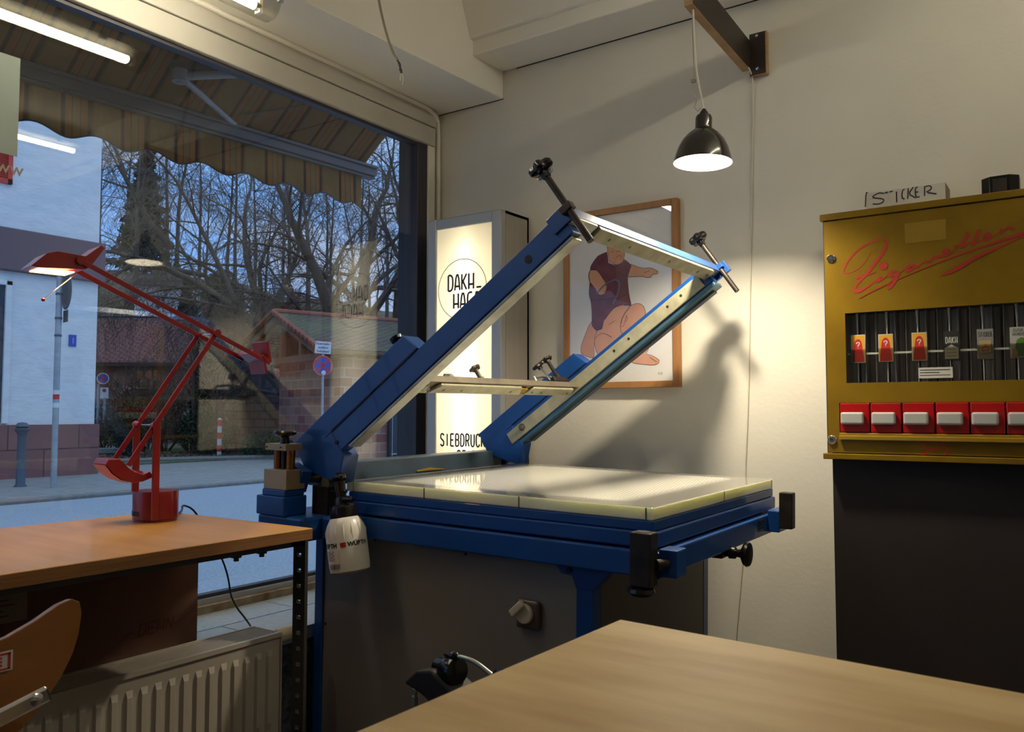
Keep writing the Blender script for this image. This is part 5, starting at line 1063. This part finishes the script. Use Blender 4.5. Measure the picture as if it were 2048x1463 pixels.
for x in (-.6,1.4,4.2,5.3): w_ = g().box(x,x+.6,1.56,1.62,.9,1.9).build('window','window_dark',th); g().box(x-.05,x+.65,1.52,1.56,.84,.9).build('window_sill','villa_white',w_)
g().poly([(-1.2,-.6,1.55),(1.2,-.6,1.5),(1.2,.9,2.0),(-1.2,.9,2.05)],(0,.03,.06)).build('porch_roof','tile_roof',th)
for x in (-1.1,1.1): g().box(x-.05,x+.05,-.5,-.4,0,1.55).build('porch_post','timber',th)
# ------------------------------------------------------------------ white villa on the slope
vx, vy = pol(56.2,50); va = empty('white_villa', (vx,vy,6.0), 'white villa half hidden by trees on the hillside', 'house', rot=facing(vx,vy)); va.scale = (.62,.62,.62)
g().box(-4.2,5.6,0,6,.0,3.4).build('wall','villa_white',va)
g().poly([(-4.8,-.4,3.3),(-1.9,-.4,5.0),(-1.7,-.4,5.0),(1.2,-.4,3.3)],(0,6.8,.12)).build('gable_roof','villa_roof',va)
g().poly([(-4.2,.0,3.3),(-1.8,.0,4.8),(.6,.0,3.3)],(0,.1,0)).build('gable_wall','villa_white',va)
g().poly([(.6,-.4,3.35),(6.2,-.4,3.1),(6.2,3,4.2),(.6,3,4.6)],(0,.05,.1)).build('wing_roof','villa_roof',va)
g().box(-2.9,-2.2,3,3.7,4.2,5.9).build('chimney','house_brick',va)
for x in (-2.4,2.6,4.2): w_ = g().box(x,x+.7,-.04,.02,1.4,2.5).build('window','window_dark',va); g().box(x+.32,x+.38,-.07,-.04,1.4,2.5).box(x,x+.7,-.07,-.04,1.92,1.98).build('glazing_bars','villa_white',w_)
# fence behind the small signs
fe = empty('railing_fence', (-24.2,13.6,GZ), 'grey iron railing fence behind the small signs', 'fence', rot=facing(-24.2,13.6))
g().box(-1.2,1.4,-.02,.02,1.25,1.29).box(-1.2,1.4,-.02,.02,.25,.29).build('rail','galvanised',fe)
for i in range(18): g().cyl((-1.15+i*.145,0,0),(-1.15+i*.145,0,1.42),.014,n=6).build('bar','galvanised',fe)
g().box(-1.2,-1.12,-.04,.04,0,1.5).box(1.34,1.42,-.04,.04,0,1.5).build('fence_post','galvanised',fe)
# garden odds and ends
for (d_, r_, hgt, lab) in ((55.9,24.6,1.03,'white pinwheel on a stick left in the winter garden'),(53.75,24.0,1.0,'white pinwheel on a stick near the marker post')):
    x, y = pol(d_, r_); pw = empty('garden_pinwheel', (x,y,GZ), lab, 'pinwheel', rot=facing(x,y))
    g().cyl((0,.02,0),(0,.02,hgt),.012,n=6).build('stick','galvanised',pw)
    q = g()
    for k in range(6): a = R_(k*60+12); q.poly([(0,0,hgt),(.15*math.cos(a),-.01,hgt+.15*math.sin(a)),(.12*math.cos(a+.65),-.03,hgt+.12*math.sin(a+.65))],(0,.006,0))
    q.build('sails','villa_white',pw)
x, y = pol(54.6,25); ln = g().obox((x,y,.26),(1.2*.83,1.2*.56,0),(0,.02,0),(0,0,.025)).build('garden_rail','villa_white'); tag(ln,'low white rail across the winter garden','rail')
x, y = pol(60.3,23.5); ln = g().obox((x,y,.10),(.75*.83,.75*.56,0),(.1,-.15,0),(0,0,.06)).build('garden_bench','galvanised'); tag(ln,'low grey bench slab beside the railing fence','bench')
kb = [pol(a,19.6+ (60-a)*.05) for a in (61,58,55,52,50.5)]
struct(g().tube([(p[0],p[1],.0) for p in kb],.09,6).build('bed_edging','kerb_stone'))
# ------------------------------------------------------------------ trees
class TM:
    def __init__(s): s.v = []; s.f = []
    def seg(s, a, b, ra, rb, n):
        d = b-a
        if d.length < 1e-6: return
        d = d.normalized(); u = Vector((0,0,1)) if abs(d.z) < .9 else Vector((1,0,0)); u = (u-d*u.dot(d)).normalized(); w = d.cross(u); o = len(s.v)
        for c, r in ((a,ra),(b,rb)):
            for j in range(n): t_ = 2*math.pi*j/n; p = c+(u*math.cos(t_)+w*math.sin(t_))*r; s.v.append((p.x,p.y,p.z))
        for j in range(n): k = (j+1) % n; s.f.append((o+j,o+k,o+n+k,o+n+j))
    def mesh(s, name, m):
        me = bpy.data.meshes.new(name); me.from_pydata(s.v, [], s.f); me.update(); me.materials.append(MAT[m]); 
        for p in me.polygons: p.use_smooth = True
        return me
def grow(tm, rnd, p, d, L, r, lev, maxlev, kids, spread, droop, minr, budget):
    nseg = 5 if lev < 2 else 3; p0 = p; n = 7 if r > .06 else (4 if r > .02 else 3); pts = [p]; dirs = []
    sl = L/nseg
    for i in range(nseg):
        d = (d + Vector((rnd.gauss(0,1),rnd.gauss(0,1),rnd.gauss(0,1)))*(.10+.045*lev) + Vector((0,0,droop*lev*.06))).normalized()
        q_ = p+d*sl; ra = r*(1-.55*i/nseg); rb = r*(1-.55*(i+1)/nseg); tm.seg(p,q_,max(ra,minr),max(rb,minr),n); p = q_; pts.append(p); dirs.append(d)
    if lev >= maxlev or len(tm.f) > budget: return
    k = kids[min(lev, len(kids)-1)]
    for c in range(k):
        f_ = .25+.75*(c+rnd.random()*.8)/k; i = min(nseg-1, int(f_*nseg)); base = pts[i].lerp(pts[i+1], f_*nseg-i if f_*nseg-i < 1 else 1)
        dd = dirs[i]; a = Vector((rnd.gauss(0,1),rnd.gauss(0,1),rnd.gauss(0,1))); a = (a-dd*a.dot(dd)).normalized()
        nd = (dd*math.cos(spread)+a*math.sin(spread)).normalized()
        grow(tm, rnd, base, nd, L*rnd.uniform(.5,.72)*(1.1-.35*f_), r*(1-.5*f_)*.46, lev+1, maxlev, kids, spread, droop, minr, budget)
    if lev < maxlev: grow(tm, rnd, p, dirs[-1], L*.6, r*.42, lev+1, maxlev, kids, spread, droop, minr, budget)
def tree_obj(name, me, loc, label, cat='tree', group=None, sc=1., rz=0.):
    o = bpy.data.objects.new(name, me); col.objects.link(o); o.location = loc; o.scale = (sc,sc,sc); o.rotation_euler = (0,0,rz); return tag(o, label, cat, group)
UP = Vector((0,0,1))
# broad tree with forked trunk behind the station
def big(seed, trunks, kids, maxlev, minr, budget, m='bark', droop=-1.):
    rnd = random.Random(seed); tm = TM()
    for (a, d, L, r) in trunks: grow(tm, rnd, Vector(a), Vector(d).normalized(), L, r, 0, maxlev, kids, .72, droop, minr, budget+len(tm.f))
    return tm.mesh('bare_tree', m)
x, y = pol(46.0,27); F = facing(x,y); fx_, fy_ = F.col[0], F.col[1]
def L3(a, b_, c): return Vector(fx_)*a + Vector(fy_)*b_ + Vector((0,0,c))
me = big(11, [((0,0,0),L3(0,0,1),3.2,.36),(L3(-.05,0,3.0),L3(-.42,-.1,1),4.6,.24),(L3(.05,0,3.0),L3(.18,.2,1),5.0,.26),(L3(0,0,3.2),L3(-.75,.1,.75),4.4,.17),(L3(0,0,3.4),L3(.8,-.2,.8),4.2,.16)],(6,5,5,4),4,.0045,26000)
tree_obj('bare_tree', me, (x,y,GZ), 'big bare tree with forked trunk rising behind the station roof')
x, y = pol(42.3,28); me = big(23, [((0,0,0),L3(.02,0,1),3.6,.34),(L3(0,0,3.3),L3(-.15,0,1),5.2,.24),(L3(0,0,3.0),L3(.55,.1,1),4.4,.18),(L3(0,0,3.2),L3(-.6,-.1,.8),3.8,.15)],(6,5,5,4),4,.0045,22000)
tree_obj('bare_tree', me, (x,y,GZ), 'bare tree nearest the dark window jamb behind the roof')
# leaning tree whose limb sweeps from upper left to the station ridge
x, y = pol(47.9,26); me = big(37, [((0,0,0),L3(-.35,0,1),3.8,.20),(L3(-1.25,0,3.4),L3(-1.0,0,.85),4.6,.15),(L3(-4.2,0,6.0),L3(-.95,0,.9),4.4,.10),(L3(-2.4,0,4.4),L3(-.35,.1,1),4.0,.09),(L3(-3.3,0,5.2),L3(-1.0,.2,.25),4.0,.08)],(7,6,5,3),4,.0045,22000,droop=-1.2)
tree_obj('leaning_tree', me, (x,y,GZ), 'bare tree leaning left with a long limb above the station ridge')
x, y = pol(51.5,31); me = big(41, [((0,0,0),L3(.05,0,1),5.0,.24),(L3(0,0,4.4),L3(-.3,0,1),4.2,.16),(L3(0,0,4.2),L3(.5,0,1),4.0,.14)],(5,5,4,3),4,.005,10000)
tree_obj('bare_tree', me, (x,y,GZ), 'tall bare tree standing behind the tiled house')
# shrubs and small trees of the garden
def shrub(seed, n, h, r0, m, minr=.006, spread=.5, lev=3, kids=(5,4,3), budget=9000):
    rnd = random.Random(seed); tm = TM()
    for i in range(n):
        a = rnd.random()*6.28; grow(tm, rnd, Vector((math.cos(a)*.1,math.sin(a)*.1,0)), Vector((math.cos(a)*rnd.uniform(.1,.7),math.sin(a)*rnd.uniform(.1,.7),1)).normalized(), h*rnd.uniform(.4,.6), r0, 0, lev, kids, spread, .2, minr, budget*(i+1)//n)
    return tm.mesh('shrub', m)
s1 = shrub(5,9,2.6,.03,'twig_brown'); s2 = shrub(6,14,1.7,.022,'twig_brown'); s3 = shrub(8,5,4.6,.07,'bark',.007,.45)
gr = 'winter shrubs in the garden across the street'
for i, (dg_, d_, s_, k_) in enumerate(((60.6,25,.8,1),(59.3,24,.95,1),(58.2,26,1.1,0),(57.2,24.5,.9,1),(55.6,24,.85,1),(54.2,26,1.0,0),(53.0,25.5,.9,1),(52.2,27,1.1,0),(51.3,26,.9,1),(58.8,27.5,1.2,0),(50.6,25.2,.8,1))):
    x, y = pol(dg_, d_); tree_obj('garden_shrub', (s1,s2)[k_], (x,y,GZ), 'bare brown winter shrub in the garden across the street','shrub',gr,s_,i*1.3)
x, y = pol(55.2,22.8); tree_obj('garden_tree', s3, (x,y,GZ), 'small many-stemmed bare tree in the middle of the garden')
# ivy-covered trunk and evergreen shrubs made of leaf tufts
def leafy(seed, n, shape, m, size):
    rnd = random.Random(seed); q = g()
    for _ in range(n):
        c = shape(rnd); a = Vector((rnd.gauss(0,1),rnd.gauss(0,1),rnd.gauss(0,1))).normalized(); b_ = Vector((rnd.gauss(0,1),rnd.gauss(0,1),rnd.gauss(0,1))); b_ = (b_-a*b_.dot(a)).normalized(); s_ = size*rnd.uniform(.6,1.3)
        o_2 = len(q.v); q.v += [c-a*s_, c+b_*s_*.45, c+a*s_, c-b_*s_*.45]; q.f.append((o_2,o_2+1,o_2+2,o_2+3))
    return q
def ell(cx, cy, cz, rx, ry, rz):
    def f(r):
        while True:
            v = Vector((r.uniform(-1,1),r.uniform(-1,1),r.uniform(-1,1)))
            if .35 < v.length < 1: return Vector((cx+v.x*rx, cy+v.y*ry, cz+v.z*rz))
    return f
def cone(h, r):
    def f(rn):
        z = rn.random(); a = rn.random()*6.283; k = r*(1-z)*(.55+.45*math.sin(z*40)**2)*math.sqrt(rn.random()*.7+.3); return Vector((math.cos(a)*k, math.sin(a)*k, .3+z*h))
    return f
x, y = pol(54.95,23.3); iv_ = leafy(3,2600,ell(0,0,1.5,.38,.38,1.7),'ivy',.06).build('ivy_trunk','ivy',recalc=False); iv_.location = (x,y,GZ); tag(iv_,'dark ivy mass on the trunk in the middle of the garden','ivy')
for dg_, d_, w_, h_, lab in ((54.6,22.6,.75,.65,'low dark evergreen bush below the ivy trunk'),(59.2,22.5,.5,.7,'small dark bush behind the lamp stem'),(51.0,20.5,.62,.34,'low rounded evergreen bush beside the brick station wall')):
    x, y = pol(dg_, d_); b_ = leafy(int(dg_*7),2200,ell(0,0,h_,w_,w_,h_),'evergreen',.05).build('evergreen_bush','evergreen',recalc=False); b_.location = (x,y,GZ); tag(b_,lab,'bush')
x, y = pol(53.9,47); b_ = leafy(91,1800,ell(0,0,1.6,1.1,1.1,1.7),'shrub_green',.2).build('round_bush','shrub_green',recalc=False); b_.location = (x,y,5.4); tag(b_,'rounded olive green bush in front of the white villa','bush')
x, y = pol(56.1,46); b_ = leafy(92,1500,cone(3.2,.8),'evergreen',.2).build('conifer','evergreen',recalc=False); b_.location = (x,y,4.6); tag(b_,'dark conifer in front of the white villa','conifer')
x, y = pol(58.7,60); b_ = leafy(93,3600,cone(9.5,2.2),'evergreen',.3).build('conifer','evergreen',recalc=False); b_.location = (x,y,hillz(x,y)); tag(b_,'tall dark conifer among bare trees on the hill above the red lamp','conifer')
# fallen leaves along the garden bed
lf = leafy(17,1400,lambda r: (lambda a, d: Vector((-math.sin(a)*d, math.cos(a)*d, .02)))(R_(r.uniform(50,61)), r.uniform(20.2,24)),'twig_brown',.05).build('fallen_leaves','timber',recalc=False); lf['kind'] = 'stuff'; tag(lf,'brown fallen leaves scattered over the garden bed','leaves')
# woodland on the hill: slim bare trees
def slim(seed, h):
    rnd = random.Random(seed); tm = TM(); p = Vector((0,0,0)); d = UP.copy(); n = 9
    pts = [p]
    for i in range(n):
        d = (d+Vector((rnd.gauss(0,.03),rnd.gauss(0,.03),0))).normalized(); q_ = p+d*h/n; tm.seg(p,q_,.17*(1-.9*i/n),.17*(1-.9*(i+1)/n),6); p = q_; pts.append(p)
        if i >= 2:
            for k in range(3):
                a = rnd.random()*6.283; grow(tm, rnd, pts[i].lerp(p,rnd.random()), Vector((math.cos(a),math.sin(a),rnd.uniform(.6,1.3))).normalized(), h*.2*(1.1-.5*i/n), .05*(1-.5*i/n), 2, 4, (3,3,3,2), .6, .5, .008, 4000)
    return tm.mesh('woodland_tree','bark_far')
sm = [slim(s, 15) for s in (61,62,63)]
rnd = random.Random(9)
for i in range(24):
    dg_ = 41+21.5*(i+rnd.random()*.8)/24; d_ = rnd.choice((52,58,64,70))+rnd.uniform(-2,2); x, y = pol(dg_, d_)
    if 53 < dg_ < 58 and d_ < 56: d_ = 62; x, y = pol(dg_, d_)
    tree_obj('woodland_tree', sm[i % 3], (x,y,hillz(x,y)-.2), 'slim bare tree in the woodland on the hill beyond the roofs','tree','woodland trees on the hill',rnd.uniform(.75,1.08),rnd.random()*6)
